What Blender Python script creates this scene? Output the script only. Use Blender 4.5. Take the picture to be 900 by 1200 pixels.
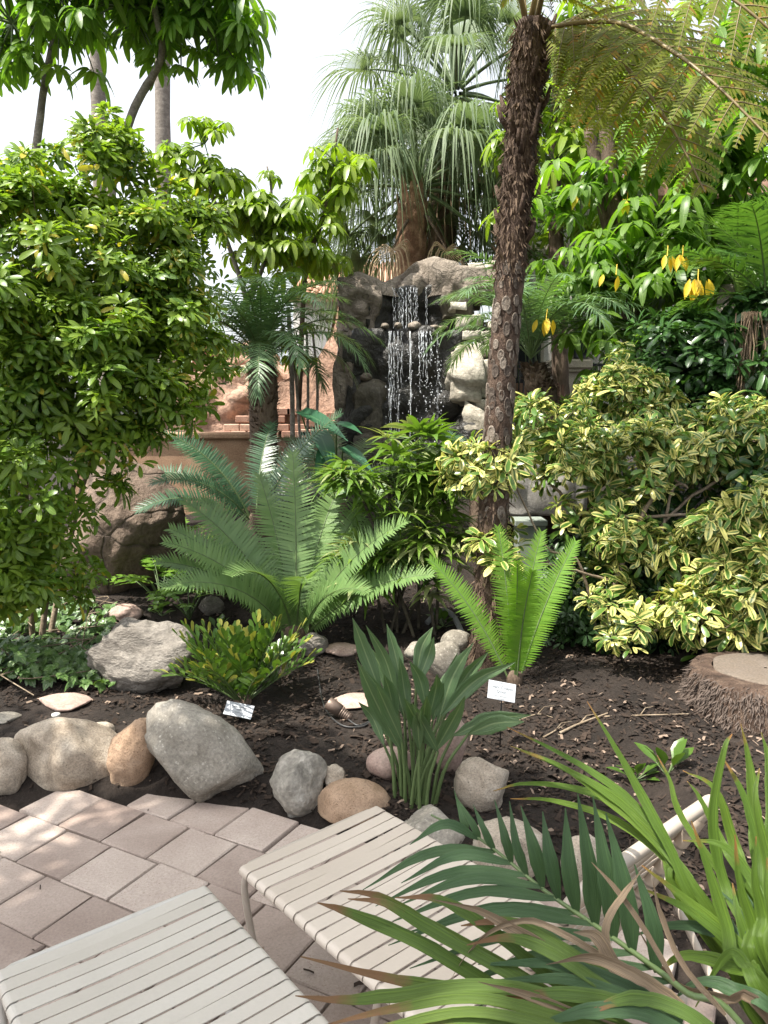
import bpy, bmesh, math, random
import numpy as np
from mathutils import Vector, Matrix, noise as mnoise

random.seed(7)
rng = np.random.default_rng(7)
for o in list(bpy.data.objects):
    bpy.data.objects.remove(o)
scene = bpy.context.scene
COL = scene.collection

# ---------------------------------------------------------------- camera
CAM_H, PITCH, FPX = 1.9, math.radians(7.0), 880.0
cam_data = bpy.data.cameras.new('camera')
cam_data.sensor_fit = 'VERTICAL'
cam_data.sensor_height = 24.0
cam_data.lens = 24.0 * FPX / 1200.0
cam_data.clip_start = 0.05
cam_data.clip_end = 600.0
cam = bpy.data.objects.new('camera', cam_data)
COL.objects.link(cam)
cam.location = (0, 0, CAM_H)
cam.rotation_euler = (math.radians(90) - PITCH, 0, 0)
scene.camera = cam

# ---------------------------------------------------------------- sky, sun, exposure
SUN_DIR = Vector((-0.52, -0.26, 1.10)).normalized()      # towards the sun
sun_el = math.asin(SUN_DIR.z)
sun_rot = math.atan2(SUN_DIR.x, SUN_DIR.y)
world = bpy.data.worlds.new('World')
scene.world = world
world.use_nodes = True
wn = world.node_tree
wn.nodes.clear()
sky = wn.nodes.new('ShaderNodeTexSky')
sky.sky_type = 'NISHITA'
sky.sun_disc = False
sky.sun_elevation = sun_el
sky.sun_rotation = sun_rot
sky.air_density = 1.0
sky.dust_density = 4.0
sky.ozone_density = 1.0
hsv = wn.nodes.new('ShaderNodeHueSaturation')            # hazy, milky bright sky all round
hsv.inputs['Saturation'].default_value = 0.25
hsv.inputs['Value'].default_value = 1.0
bgn = wn.nodes.new('ShaderNodeBackground')
bgn.inputs['Strength'].default_value = 0.15
wo = wn.nodes.new('ShaderNodeOutputWorld')
wn.links.new(sky.outputs[0], hsv.inputs['Color'])
wn.links.new(hsv.outputs[0], bgn.inputs['Color'])
wn.links.new(bgn.outputs[0], wo.inputs['Surface'])

sun_data = bpy.data.lights.new('sun', 'SUN')
sun_data.energy = 3.9
sun_data.angle = math.radians(0.6)
sun_data.color = (1.0, 0.94, 0.84)
sun = bpy.data.objects.new('sun', sun_data)
COL.objects.link(sun)
sun.location = (-12, -8, 20)
sun.rotation_euler = SUN_DIR.to_track_quat('Z', 'Y').to_euler()

scene.view_settings.view_transform = 'Standard'
scene.view_settings.look = 'None'
scene.view_settings.gamma = 1.0
scene.view_settings.use_curve_mapping = False
scene.view_settings.exposure = 1.42

# ---------------------------------------------------------------- measuring helpers
def ray(px, py):
    u = (px - 450) / FPX
    v = (py - 600) / FPX
    return np.array([u, math.cos(PITCH) - v * math.sin(PITCH), -math.sin(PITCH) - v * math.cos(PITCH)])

def at(px, py, Y):
    r = ray(px, py)
    t = Y / r[1]
    return np.array([0, 0, CAM_H]) + r * t

def onz(px, py, z=0.0):
    r = ray(px, py)
    return np.array([0, 0, CAM_H]) + r * ((z - CAM_H) / r[2])

BX = np.array([-30, -4.0, -1.97, -1.32, -0.63, -0.24, 0.08, 0.39, 0.84, 1.10, 1.25, 1.35, 1.45, 30])
BY = np.array([3.75, 3.75, 3.66, 3.66, 3.49, 3.35, 3.17, 2.95, 2.72, 2.5, 2.0, 1.2, -4.0, -4.0])

def smooth01(t):
    t = np.clip(t, 0, 1)
    return t * t * (3 - 2 * t)

def terrain(x, y):
    x = np.asarray(x, float)
    y = np.asarray(y, float)
    d = np.minimum(y - np.interp(x, BX, BY), 30)
    n = (np.sin(x * 2.1 + y * 1.3) + np.sin(x * 0.9 - y * 2.7 + 1) + 0.5 * np.sin(x * 5.3 + y * 4.1)) * 0.018
    n += (np.sin(x * 11.3 + y * 3.1) * np.sin(y * 9.7 - x * 4.4)) * 0.012
    h = -0.05 + smooth01((d + 0.12) / 0.32) * 0.14 + np.clip(d, 0, 3) * 0.045 + n * smooth01(d / 0.5)
    h = h + smooth01((y - 5.8) / 4.0) * 0.75
    return h

def ground(px, py):
    z = 0.1
    for _ in range(25):
        p = onz(px, py, z)
        z = 0.6 * z + 0.4 * float(terrain(p[0], p[1]))
    p[2] = float(terrain(p[0], p[1]))
    return p

# ---------------------------------------------------------------- node helpers
def nmat(name):
    m = bpy.data.materials.new(name)
    m.use_nodes = True
    nt = m.node_tree
    nt.nodes.clear()
    out = nt.nodes.new('ShaderNodeOutputMaterial')
    return m, nt, out

def N(nt, typ, **kw):
    n = nt.nodes.new(typ)
    for k, v in kw.items():
        if k.startswith('in_'):
            key = k[3:]
            key = int(key) if key.isdigit() else key.replace('_', ' ')
            n.inputs[key].default_value = v
        else:
            setattr(n, k, v)
    return n

def mixc(nt, fac, a, b, mode='MIX'):
    n = nt.nodes.new('ShaderNodeMix')
    n.data_type = 'RGBA'
    n.blend_type = mode
    for idx, val in ((0, fac), (6, a), (7, b)):
        if isinstance(val, bpy.types.NodeSocket):
            nt.links.new(val, n.inputs[idx])
        elif idx == 0:
            n.inputs[0].default_value = val
        else:
            n.inputs[idx].default_value = (*val[:3], 1)
    return n.outputs[2]

def mth(nt, op, a, b=None, c=None, clamp=False):
    n = nt.nodes.new('ShaderNodeMath')
    n.operation = op
    n.use_clamp = clamp
    for i, v in enumerate((a, b, c)):
        if v is None:
            continue
        if isinstance(v, bpy.types.NodeSocket):
            nt.links.new(v, n.inputs[i])
        else:
            n.inputs[i].default_value = v
    return n.outputs[0]

def noise_tex(nt, scale, detail=4, rough=0.55, vec=None, dist=0.0):
    n = nt.nodes.new('ShaderNodeTexNoise')
    n.inputs['Scale'].default_value = scale
    n.inputs['Detail'].default_value = detail
    n.inputs['Roughness'].default_value = rough
    n.inputs['Distortion'].default_value = dist
    if vec is not None:
        nt.links.new(vec, n.inputs['Vector'])
    return n.outputs[0]

def ramp(nt, fac, stops):
    n = nt.nodes.new('ShaderNodeValToRGB')
    e = n.color_ramp.elements
    while len(e) > 1:
        e.remove(e[-1])
    e[0].position = stops[0][0]
    e[0].color = (*stops[0][1], 1)
    for p, c in stops[1:]:
        el = e.new(p)
        el.color = (*c, 1)
    nt.links.new(fac, n.inputs[0])
    return n.outputs[0]

def bump(nt, height, strength=0.4, dist=0.02):
    n = nt.nodes.new('ShaderNodeBump')
    n.inputs['Strength'].default_value = strength
    n.inputs['Distance'].default_value = dist
    nt.links.new(height, n.inputs['Height'])
    return n.outputs[0]

def world_pos(nt):
    return nt.nodes.new('ShaderNodeNewGeometry').outputs['Position']

def obj_pos(nt):
    return nt.nodes.new('ShaderNodeTexCoord').outputs['Object']

def leaf_mat(name, c1, c2, rough=0.4, transl=0.3, edge=None, edge_at=0.55, edge_var=0.35, edge_soft=4.0, midrib=None,
             tip=None, tip_at=0.9, tip_var=0.25, sheen=0.0, old=None, old_amt=0.06, spec=0.5, ribs=0.0, streak=0.0, tgain=(1.5, 1.6, 0.6)):
    """Leaf: colour varies per leaf (island), per object and slowly through space; optional pale margin, brown tip, odd yellowed leaf."""
    m, nt, out = nmat(name)
    geo = N(nt, 'ShaderNodeNewGeometry')
    oi = N(nt, 'ShaderNodeObjectInfo')
    isl = geo.outputs['Random Per Island']
    nz = noise_tex(nt, 1.7, 2, vec=geo.outputs['Position'])
    f = mth(nt, 'MULTIPLY_ADD', isl, 0.55, mth(nt, 'MULTIPLY', oi.outputs['Random'], 0.25))
    f = mth(nt, 'ADD', f, mth(nt, 'MULTIPLY', mth(nt, 'SUBTRACT', nz, 0.4), 0.9), clamp=True)
    col = mixc(nt, f, c1, c2)
    uvn = N(nt, 'ShaderNodeUVMap')
    sep = N(nt, 'ShaderNodeSeparateXYZ')
    nt.links.new(uvn.outputs[0], sep.inputs[0])
    U, Vv = sep.outputs[0], sep.outputs[1]
    across = mth(nt, 'ABSOLUTE', mth(nt, 'MULTIPLY_ADD', U, 2.0, -1.0))
    if edge is not None:
        n2 = noise_tex(nt, 14, 3, vec=geo.outputs['Position'])
        th = mth(nt, 'MULTIPLY_ADD', isl, edge_var, edge_at)
        e = mth(nt, 'SUBTRACT', mth(nt, 'ADD', across, mth(nt, 'MULTIPLY', mth(nt, 'SUBTRACT', n2, 0.5), 1.1)), th)
        e = mth(nt, 'MULTIPLY', e, edge_soft, clamp=True)
        col = mixc(nt, e, col, edge)
    if midrib is not None:
        r = mth(nt, 'LESS_THAN', across, 0.10)
        col = mixc(nt, mth(nt, 'MULTIPLY', r, 0.7), col, midrib)
    if ribs > 0:
        w = N(nt, 'ShaderNodeTexWave', in_Scale=6.0)
        nt.links.new(uvn.outputs[0], w.inputs['Vector'])
        col = mixc(nt, mth(nt, 'MULTIPLY', w.outputs[1], ribs), col, (c1[0] * .5, c1[1] * .5, c1[2] * .5))
    hstreak = None
    if streak > 0:
        mp = N(nt, 'ShaderNodeMapping')
        mp.inputs['Scale'].default_value = (26, 1.6, 1)
        nt.links.new(uvn.outputs[0], mp.inputs[0])
        cmb = N(nt, 'ShaderNodeCombineXYZ')
        nt.links.new(mth(nt, 'MULTIPLY', isl, 91.0), cmb.inputs[0])
        nt.links.new(mth(nt, 'MULTIPLY', isl, 37.0), cmb.inputs[1])
        nt.links.new(cmb.outputs[0], mp.inputs['Location'])
        hstreak = noise_tex(nt, 1.0, 3, 0.6, mp.outputs[0])
        col = mixc(nt, streak, col, ramp(nt, hstreak, [(0.3, (0.35, 0.35, 0.35)), (0.52, (1, 1, 1)), (0.72, (1.7, 1.6, 1.3))]), 'MULTIPLY')
    if old is not None:
        s = mth(nt, 'GREATER_THAN', mth(nt, 'FRACT', mth(nt, 'MULTIPLY', isl, 17.31)), 1 - old_amt)
        col = mixc(nt, s, col, old)
    if tip is not None:
        n3 = noise_tex(nt, 22, 3, vec=geo.outputs['Position'])
        th = mth(nt, 'SUBTRACT', tip_at, mth(nt, 'MULTIPLY', mth(nt, 'FRACT', mth(nt, 'MULTIPLY', isl, 7.77)), tip_var))
        e = mth(nt, 'SUBTRACT', mth(nt, 'ADD', Vv, mth(nt, 'MULTIPLY', mth(nt, 'SUBTRACT', n3, 0.5), 0.35)), th)
        e = mth(nt, 'MULTIPLY', e, 9.0, clamp=True)
        col = mixc(nt, e, col, tip)
    b = N(nt, 'ShaderNodeBsdfPrincipled', in_Roughness=rough)
    b.inputs['Specular IOR Level'].default_value = spec
    nt.links.new(col, b.inputs['Base Color'])
    if sheen > 0:
        b.inputs['Sheen Weight'].default_value = sheen
    hb = noise_tex(nt, 60, 2, vec=geo.outputs['Position'])
    if hstreak is not None:
        nt.links.new(bump(nt, hstreak, 0.5, 0.006), b.inputs['Normal'])
    else:
        nt.links.new(bump(nt, hb, 0.15, 0.004), b.inputs['Normal'])
    t = N(nt, 'ShaderNodeBsdfTranslucent')
    nt.links.new(mixc(nt, 1.0, col, tgain, 'MULTIPLY'), t.inputs[0])
    mx = N(nt, 'ShaderNodeMixShader', in_0=transl)
    nt.links.new(b.outputs[0], mx.inputs[1])
    nt.links.new(t.outputs[0], mx.inputs[2])
    nt.links.new(mx.outputs[0], out.inputs[0])
    return m

def rough_mat(name, stops, scale=6, detail=6, rough=0.85, bstr=0.5, bdist=0.02, fine=60, coords='world', stretch=None, crack=0.0, crack_scale=5,
              speck=None, speck_scale=120, objvar=0.0, spec=0.3, bscale=None, fine_amt=0.75):
    """Stone / bark / soil: noise-driven colours with relief."""
    m, nt, out = nmat(name)
    v = world_pos(nt) if coords == 'world' else obj_pos(nt)
    if stretch:
        mp = N(nt, 'ShaderNodeMapping')
        mp.inputs['Scale'].default_value = stretch
        nt.links.new(v, mp.inputs[0])
        v = mp.outputs[0]
    n1 = noise_tex(nt, scale, detail, 0.62, v, 0.4)
    fac = n1
    if objvar > 0:
        oi = N(nt, 'ShaderNodeObjectInfo')
        fac = mth(nt, 'ADD', n1, mth(nt, 'MULTIPLY', mth(nt, 'SUBTRACT', oi.outputs['Random'], 0.5), objvar), clamp=True)
    col = ramp(nt, fac, stops)
    n2 = noise_tex(nt, fine, 4, 0.6, v)
    col = mixc(nt, fine_amt, col, ramp(nt, n2, [(0.28, (0.55, 0.55, 0.55)), (0.72, (1.35, 1.35, 1.35))]), 'MULTIPLY')
    if speck is not None:
        ns = noise_tex(nt, speck_scale, 2, 0.5, v)
        col = mixc(nt, mth(nt, 'MULTIPLY', mth(nt, 'SUBTRACT', ns, 0.62), 9, clamp=True), col, speck)
    h = mth(nt, 'MULTIPLY_ADD', n2, 0.3, n1 if bscale is None else noise_tex(nt, bscale, 8, 0.65, v))
    if crack > 0:
        vor = N(nt, 'ShaderNodeTexVoronoi', feature='DISTANCE_TO_EDGE')
        vor.inputs['Scale'].default_value = crack_scale
        ds = N(nt, 'ShaderNodeVectorMath', operation='ADD')
        nn = N(nt, 'ShaderNodeTexNoise')
        nn.inputs['Scale'].default_value = crack_scale * 1.6
        nt.links.new(v, nn.inputs['Vector'])
        sc = N(nt, 'ShaderNodeVectorMath', operation='SCALE')
        sc.inputs['Scale'].default_value = 0.45
        nt.links.new(nn.outputs[1], sc.inputs[0])
        nt.links.new(v, ds.inputs[0])
        nt.links.new(sc.outputs[0], ds.inputs[1])
        nt.links.new(ds.outputs[0], vor.inputs['Vector'])
        e = mth(nt, 'MULTIPLY', vor.outputs['Distance'], 45.0, clamp=True)
        h = mth(nt, 'MULTIPLY_ADD', e, crack, h)
        col = mixc(nt, mth(nt, 'MULTIPLY', mth(nt, 'SUBTRACT', 1.0, e), 0.55), col, (0.03, 0.025, 0.02))
    b = N(nt, 'ShaderNodeBsdfPrincipled', in_Roughness=rough)
    b.inputs['Specular IOR Level'].default_value = spec
    nt.links.new(col, b.inputs['Base Color'])
    nt.links.new(bump(nt, h, bstr, bdist), b.inputs['Normal'])
    nt.links.new(b.outputs[0], out.inputs[0])
    return m

def plain_mat(name, col, rough=0.5, metal=0.0, var=0.12, scale=25, bstr=0.05, spec=0.5, dirt=None, dirt_scale=3, objvar=0.0):
    m, nt, out = nmat(name)
    v = obj_pos(nt)
    n1 = noise_tex(nt, scale, 4, 0.6, v)
    c = mixc(nt, n1, tuple(x * (1 - var) for x in col), tuple(min(1, x * (1 + var)) for x in col))
    if objvar > 0:
        oi = N(nt, 'ShaderNodeObjectInfo')
        c = mixc(nt, oi.outputs['Random'], c, mixc(nt, 1.0, c, (1 - objvar, 1 - objvar * 1.15, 1 - objvar * 1.3), 'MULTIPLY'))
    if dirt is not None:
        nd = noise_tex(nt, dirt_scale, 6, 0.65, v)
        c = mixc(nt, mth(nt, 'MULTIPLY', mth(nt, 'SUBTRACT', nd, 0.52), 2.2, clamp=True), c, dirt)
    b = N(nt, 'ShaderNodeBsdfPrincipled', in_Roughness=rough, in_Metallic=metal)
    b.inputs['Specular IOR Level'].default_value = spec
    nt.links.new(c, b.inputs['Base Color'])
    nt.links.new(bump(nt, n1, bstr, 0.01), b.inputs['Normal'])
    nt.links.new(b.outputs[0], out.inputs[0])
    return m

# ---------------------------------------------------------------- mesh helpers
ZUP = np.array([0.0, 0.0, 1.0])
def unit(v):
    v = np.asarray(v, float)
    return v / (np.linalg.norm(v) + 1e-12)

class MB:
    """Collects quads (numpy) with uv and material slot, then makes one mesh."""
    def __init__(s):
        s.V, s.F, s.U, s.M, s.n = [], [], [], [], 0
    def add(s, V, F, U=None, mi=0):
        V = np.asarray(V, float)
        F = np.asarray(F, np.int64)
        s.V.append(V)
        s.F.append(F + s.n)
        s.U.append(np.zeros((len(V), 2)) if U is None else np.asarray(U, float))
        s.M.append(np.full(len(F), mi))
        s.n += len(V)
    def add_many(s, other, mats):
        V, F, U, M = other.arrays()
        mats = np.asarray(mats)
        k = len(mats)
        if k == 0:
            return
        VV = np.einsum('kij,vj->kvi', mats[:, :3, :3], V) + mats[:, None, :3, 3]
        FF = (F[None] + (np.arange(k) * len(V))[:, None, None]).reshape(-1, 4)
        s.V.append(VV.reshape(-1, 3))
        s.F.append(FF + s.n)
        s.U.append(np.tile(U, (k, 1)))
        s.M.append(np.tile(M, k))
        s.n += k * len(V)
    def arrays(s):
        return np.concatenate(s.V), np.concatenate(s.F), np.concatenate(s.U), np.concatenate(s.M)
    def mesh(s, name, mats, smooth=True):
        V, F, U, M = s.arrays()
        me = bpy.data.meshes.new(name)
        me.vertices.add(len(V))
        me.vertices.foreach_set('co', V.astype(np.float32).ravel())
        me.loops.add(4 * len(F))
        me.loops.foreach_set('vertex_index', F.astype(np.int32).ravel())
        me.polygons.add(len(F))
        me.polygons.foreach_set('loop_start', (np.arange(len(F)) * 4).astype(np.int32))
        me.polygons.foreach_set('material_index', M.astype(np.int32))
        me.polygons.foreach_set('use_smooth', np.full(len(F), smooth))
        uv = me.uv_layers.new(name='UVMap')
        uv.data.foreach_set('uv', U[F.ravel()].astype(np.float32).ravel())
        me.update(calc_edges=True)
        me.validate()
        for m in (mats if isinstance(mats, (list, tuple)) else [mats]):
            me.materials.append(m)
        return me

def grid_faces(nu, nv, wrap=False):
    """nu stations of nv verts."""
    F = []
    for i in range(nu - 1):
        for j in range(nv if wrap else nv - 1):
            k = (j + 1) % nv
            F.append((i * nv + j, i * nv + k, (i + 1) * nv + k, (i + 1) * nv + j))
    return np.array(F)

def oval(t): return np.sin(np.pi * np.clip(t, 0.02, 0.985) ** 0.85)
def lance(t): return np.clip(np.sin(np.pi * np.clip(t, 0.03, 0.97) ** 0.65), 0.05, 1)
def strap(t): return np.minimum(1, np.minimum((t + 0.15) * 4, (1.03 - t) * 2.6))
def obov(t): return np.clip(1 - np.abs(2 * t - 1) ** 3.2, 0.03, 1) ** 0.62 * (0.45 + 0.55 * t)
def oblong(t): return np.clip(1 - np.abs(2 * t - 1) ** 3.0, 0.03, 1) ** 0.62
def needle(t): return np.clip(1 - t ** 2.2, 0.08, 1)

def blade(mb, p0, D, Nn, L, W, seg=3, droop=0.0, prof=oval, fold=0.0, cols=2, mi=0, curl=0.0, side=0.0):
    t = np.linspace(0, 1, seg + 1)
    if seg >= 4:
        t = 1 - (1 - t) ** 1.45
    D = unit(D)
    S = unit(np.cross(D, Nn))
    Nn = unit(np.cross(S, D))
    c = p0 + np.outer(t * L, D) - np.outer(droop * L * t ** 2, ZUP) + np.outer(curl * L * t ** 2, Nn) + np.outer(side * L * t ** 2, S)
    w = (W * 0.5 * prof(t))[:, None]
    a = c - S * w + Nn * fold * w
    b = c + S * w + Nn * fold * w
    if cols == 1:
        V = np.stack([a, b], 1).reshape(-1, 3)
        U = np.stack([np.stack([np.zeros_like(t), t], 1), np.stack([np.ones_like(t), t], 1)], 1).reshape(-1, 2)
        mb.add(V, grid_faces(seg + 1, 2), U, mi)
    else:
        V = np.stack([a, c, b], 1).reshape(-1, 3)
        U = np.stack([np.stack([np.full_like(t, q), t], 1) for q in (0, .5, 1)], 1).reshape(-1, 2)
        mb.add(V, grid_faces(seg + 1, 3), U, mi)

def tube(mb, pts, radii, ns=6, mi=0, jitter=0.0, cap=False):
    pts = np.asarray(pts, float)
    n = len(pts)
    radii = np.broadcast_to(np.asarray(radii, float), (n,)) if np.ndim(radii) == 0 else np.asarray(radii, float)
    T = np.gradient(pts, axis=0)
    T /= np.linalg.norm(T, axis=1)[:, None] + 1e-12
    ref = np.array([1.0, 0, 0]) if abs(T[0][0]) < 0.8 else np.array([0, 1.0, 0])
    A = unit(np.cross(T[0], ref))
    ang = np.linspace(0, 2 * np.pi, ns, endpoint=False)
    V, U = [], []
    for i in range(n):
        A = unit(A - T[i] * np.dot(A, T[i]))
        B = np.cross(T[i], A)
        r = radii[i] * (1 + jitter * rng.uniform(-1, 1, ns))
        V.append(pts[i] + (np.cos(ang) * r)[:, None] * A + (np.sin(ang) * r)[:, None] * B)
        U.append(np.stack([ang / (2 * np.pi), np.full(ns, i / max(1, n - 1))], 1))
    if cap:
        V.insert(0, np.repeat(pts[:1], ns, 0)); U.insert(0, U[0])
        V.append(np.repeat(pts[-1:], ns, 0)); U.append(U[-1])
        n += 2
    mb.add(np.concatenate(V), grid_faces(n, ns, True), np.concatenate(U), mi)

def spline(ctrl, n):
    """Catmull-Rom through control points."""
    c = np.asarray(ctrl, float)
    c = np.vstack([2 * c[0] - c[1], c, 2 * c[-1] - c[-2]])
    k = len(c) - 3
    out = []
    for q in np.linspace(0, k - 1e-9, n):
        i = int(q); t = q - i
        p0, p1, p2, p3 = c[i:i + 4]
        out.append(0.5 * (2 * p1 + (p2 - p0) * t + (2 * p0 - 5 * p1 + 4 * p2 - p3) * t * t + (3 * p1 - p0 - 3 * p2 + p3) * t ** 3))
    return np.array(out)

def box(mb, c, s, mi=0, R=None, bev=0.0):
    """Box with chamfered vertical look (optional bevel ring top and bottom)."""
    x, y, z = np.array(s) / 2.0
    if bev > 0:
        b = bev
        lv = [(-z, -b), (-z + b, 0), (z - b, 0), (z, -b)]
        V = []
        for zz, o in lv:
            X, Yy = x + o, y + o
            c2 = b * 0.7
            V += [(-X + c2, -Yy, zz), (X - c2, -Yy, zz), (X, -Yy + c2, zz), (X, Yy - c2, zz), (X - c2, Yy, zz), (-X + c2, Yy, zz), (-X, Yy - c2, zz), (-X, -Yy + c2, zz)]
        V = np.array(V)
        F = [tuple(f) for f in grid_faces(4, 8, True)]
        for o, fl in ((0, True), (24, False)):
            q = [(o + 0, o + 1, o + 2, o + 7), (o + 7, o + 2, o + 3, o + 6), (o + 6, o + 3, o + 4, o + 5)]
            F += [tuple(reversed(a)) if fl else a for a in q]
        V = V
    else:
        V = np.array([(-x, -y, -z), (x, -y, -z), (x, y, -z), (-x, y, -z), (-x, -y, z), (x, -y, z), (x, y, z), (-x, y, z)])
        F = [(0, 3, 2, 1), (4, 5, 6, 7), (0, 1, 5, 4), (1, 2, 6, 5), (2, 3, 7, 6), (3, 0, 4, 7)]
    if R is not None:
        V = V @ np.array(R).T
    mb.add(V + np.array(c), F, V[:, :2] * 1.0, mi)

def frame_z(axis, spin=0.0, scale=1.0, loc=(0, 0, 0)):
    """4x4 with local +Z along axis."""
    z = unit(axis)
    ref = np.array([1.0, 0, 0]) if abs(z[0]) < 0.9 else np.array([0, 1.0, 0])
    x = unit(np.cross(ref, z)); y = np.cross(z, x)
    c, s = math.cos(spin), math.sin(spin)
    X = x * c + y * s
    Yv = np.cross(z, X)
    M = np.eye(4)
    M[:3, 0], M[:3, 1], M[:3, 2], M[:3, 3] = X * scale, Yv * scale, z * scale, loc
    return M

def frame_x(direction, up=(0, 0, 1), scale=1.0, loc=(0, 0, 0), roll=0.0):
    """4x4 with local +X along direction and local +Z near up."""
    x = unit(direction)
    y = np.cross(up, x)
    if np.linalg.norm(y) < 1e-5:
        y = np.array([0, 1.0, 0])
    y = unit(y); z = np.cross(x, y)
    c, s = math.cos(roll), math.sin(roll)
    y, z = y * c + z * s, z * c - y * s
    M = np.eye(4)
    M[:3, 0], M[:3, 1], M[:3, 2], M[:3, 3] = x * scale, y * scale, z * scale, loc
    return M

# ---------------------------------------------------------------- object helpers
def thing(name, label, cat, loc=(0, 0, 0), group=None, mesh=None):
    o = bpy.data.objects.new(name, mesh)
    COL.objects.link(o)
    o.location = tuple(float(v) for v in loc)
    o['label'] = label
    o['category'] = cat
    if group:
        o['group'] = group
    return o

def part(name, mesh, parent, M=None, kind=None, label=None):
    o = bpy.data.objects.new(name, mesh)
    COL.objects.link(o)
    o.parent = parent
    if M is not None:
        o.matrix_basis = Matrix([[float(v) for v in r] for r in M])
    if kind:
        o['kind'] = kind
    if label:
        o['label'] = label
    return o

def struct(name, mesh, loc=(0, 0, 0)):
    o = bpy.data.objects.new(name, mesh)
    COL.objects.link(o)
    o.location = loc
    o['kind'] = 'structure'
    return o

def rel(P, base):
    return np.asarray(P, float) - np.asarray(base, float)

# ================================================================ MATERIALS
M_soil = rough_mat('soil', [(0.3, (0.011, 0.008, 0.006)), (0.55, (0.022, 0.016, 0.0125)), (0.8, (0.045, 0.034, 0.027))], scale=3.0, fine=45, rough=0.95, bstr=0.9, bdist=0.03, bscale=22)
M_paver = rough_mat('paver_concrete', [(0.22, (0.255, 0.198, 0.168)), (0.5, (0.350, 0.283, 0.243)), (0.85, (0.44, 0.37, 0.322))], scale=2.6, fine=90, fine_amt=0.35, rough=0.9, bstr=0.35, bdist=0.006, objvar=0.55, speck=(0.22, 0.165, 0.135), speck_scale=160, bscale=60)
M_rock_tan = rough_mat('granite_tan', [(0.25, (0.17, 0.135, 0.10)), (0.52, (0.345, 0.295, 0.235)), (0.8, (0.47, 0.42, 0.355))], scale=7, fine=110, bstr=0.5, bdist=0.012, coords='object', speck=(0.10, 0.08, 0.06), speck_scale=150, objvar=0.2, bscale=30)
M_rock_orange = rough_mat('granite_orange', [(0.25, (0.22, 0.145, 0.09)), (0.55, (0.36, 0.25, 0.17)), (0.85, (0.45, 0.35, 0.26))], scale=5, fine=90, bstr=0.8, bdist=0.015, coords='object', speck=(0.12, 0.07, 0.04), speck_scale=90, bscale=18)
M_rock_grey = rough_mat('river_stone_grey', [(0.25, (0.105, 0.092, 0.074)), (0.5, (0.215, 0.195, 0.162)), (0.8, (0.34, 0.315, 0.27))], scale=6, fine=70, rough=0.8, bstr=0.6, bdist=0.015, coords='object', speck=(0.40, 0.375, 0.325), speck_scale=60, objvar=0.25, bscale=25)
M_rock_split = rough_mat('split_stone', [(0.3, (0.145, 0.132, 0.112)), (0.48, (0.25, 0.232, 0.20)), (0.6, (0.39, 0.365, 0.32)), (0.72, (0.60, 0.58, 0.53))], scale=6, fine=40, bstr=0.9, bdist=0.03, coords='object', bscale=12)
M_rock_boulder = rough_mat('boulder_grey_brown', [(0.25, (0.11, 0.095, 0.08)), (0.55, (0.22, 0.20, 0.175)), (0.85, (0.34, 0.315, 0.28))], scale=3, fine=40, bstr=0.9, bdist=0.04, coords='object', bscale=9, stretch=(1, 1, 2.0))
M_rock_brown = rough_mat('boulder_brown', [(0.25, (0.085, 0.06, 0.045)), (0.55, (0.17, 0.125, 0.095)), (0.85, (0.26, 0.20, 0.155))], scale=2.2, fine=30, bstr=0.9, bdist=0.05, coords='object', crack=0.3, crack_scale=1.1, bscale=6)
M_slab_pink = rough_mat('flagstone_pink', [(0.3, (0.27, 0.18, 0.15)), (0.7, (0.42, 0.32, 0.27))], scale=6, fine=80, bstr=0.4, bdist=0.01)
M_bark_brown = rough_mat('bark_brown', [(0.25, (0.045, 0.030, 0.020)), (0.55, (0.12, 0.085, 0.06)), (0.8, (0.23, 0.175, 0.13))], scale=9, fine=60, bstr=1.0, bdist=0.03, stretch=(1, 1, 0.35))
M_bark_grey = rough_mat('bark_grey', [(0.25, (0.10, 0.085, 0.07)), (0.55, (0.20, 0.175, 0.15)), (0.8, (0.32, 0.29, 0.25))], scale=8, fine=50, bstr=0.7, bdist=0.02, stretch=(1, 1, 1.8))
M_fern_trunk = rough_mat('fern_trunk_fibre', [(0.25, (0.026, 0.016, 0.011)), (0.5, (0.075, 0.048, 0.034)), (0.8, (0.165, 0.115, 0.083))], scale=16, fine=90, bstr=1.0, bdist=0.04, stretch=(1, 1, 0.5))
M_scar = rough_mat('frond_scar', [(0.3, (0.065, 0.05, 0.04)), (0.6, (0.145, 0.118, 0.095)), (0.85, (0.24, 0.205, 0.17))], scale=20, fine=90, bstr=0.8, bdist=0.02, objvar=0.5)
M_fibre = leaf_mat('dry_fibre', (0.040, 0.027, 0.019), (0.17, 0.12, 0.083), rough=0.9, transl=0.05, spec=0.2, tgain=(1, 1, 1))
M_palm_boot = rough_mat('palm_boot', [(0.3, (0.14, 0.075, 0.045)), (0.55, (0.28, 0.17, 0.105)), (0.8, (0.42, 0.30, 0.21))], scale=7, fine=40, bstr=0.8, bdist=0.03, objvar=0.3)
M_red_rock = rough_mat('red_rockwork', [(0.25, (0.22, 0.125, 0.085)), (0.55, (0.37, 0.235, 0.17)), (0.85, (0.48, 0.345, 0.27))], scale=1.6, fine=20, bstr=0.6, bdist=0.05, bscale=5, crack=0.12, crack_scale=0.7)
M_fall_rock = rough_mat('waterfall_rock', [(0.25, (0.11, 0.088, 0.068)), (0.55, (0.22, 0.185, 0.15)), (0.85, (0.35, 0.305, 0.255))], scale=2.6, fine=26, bstr=1.0, bdist=0.06, bscale=9, crack=0.10, crack_scale=2.2)
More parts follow.
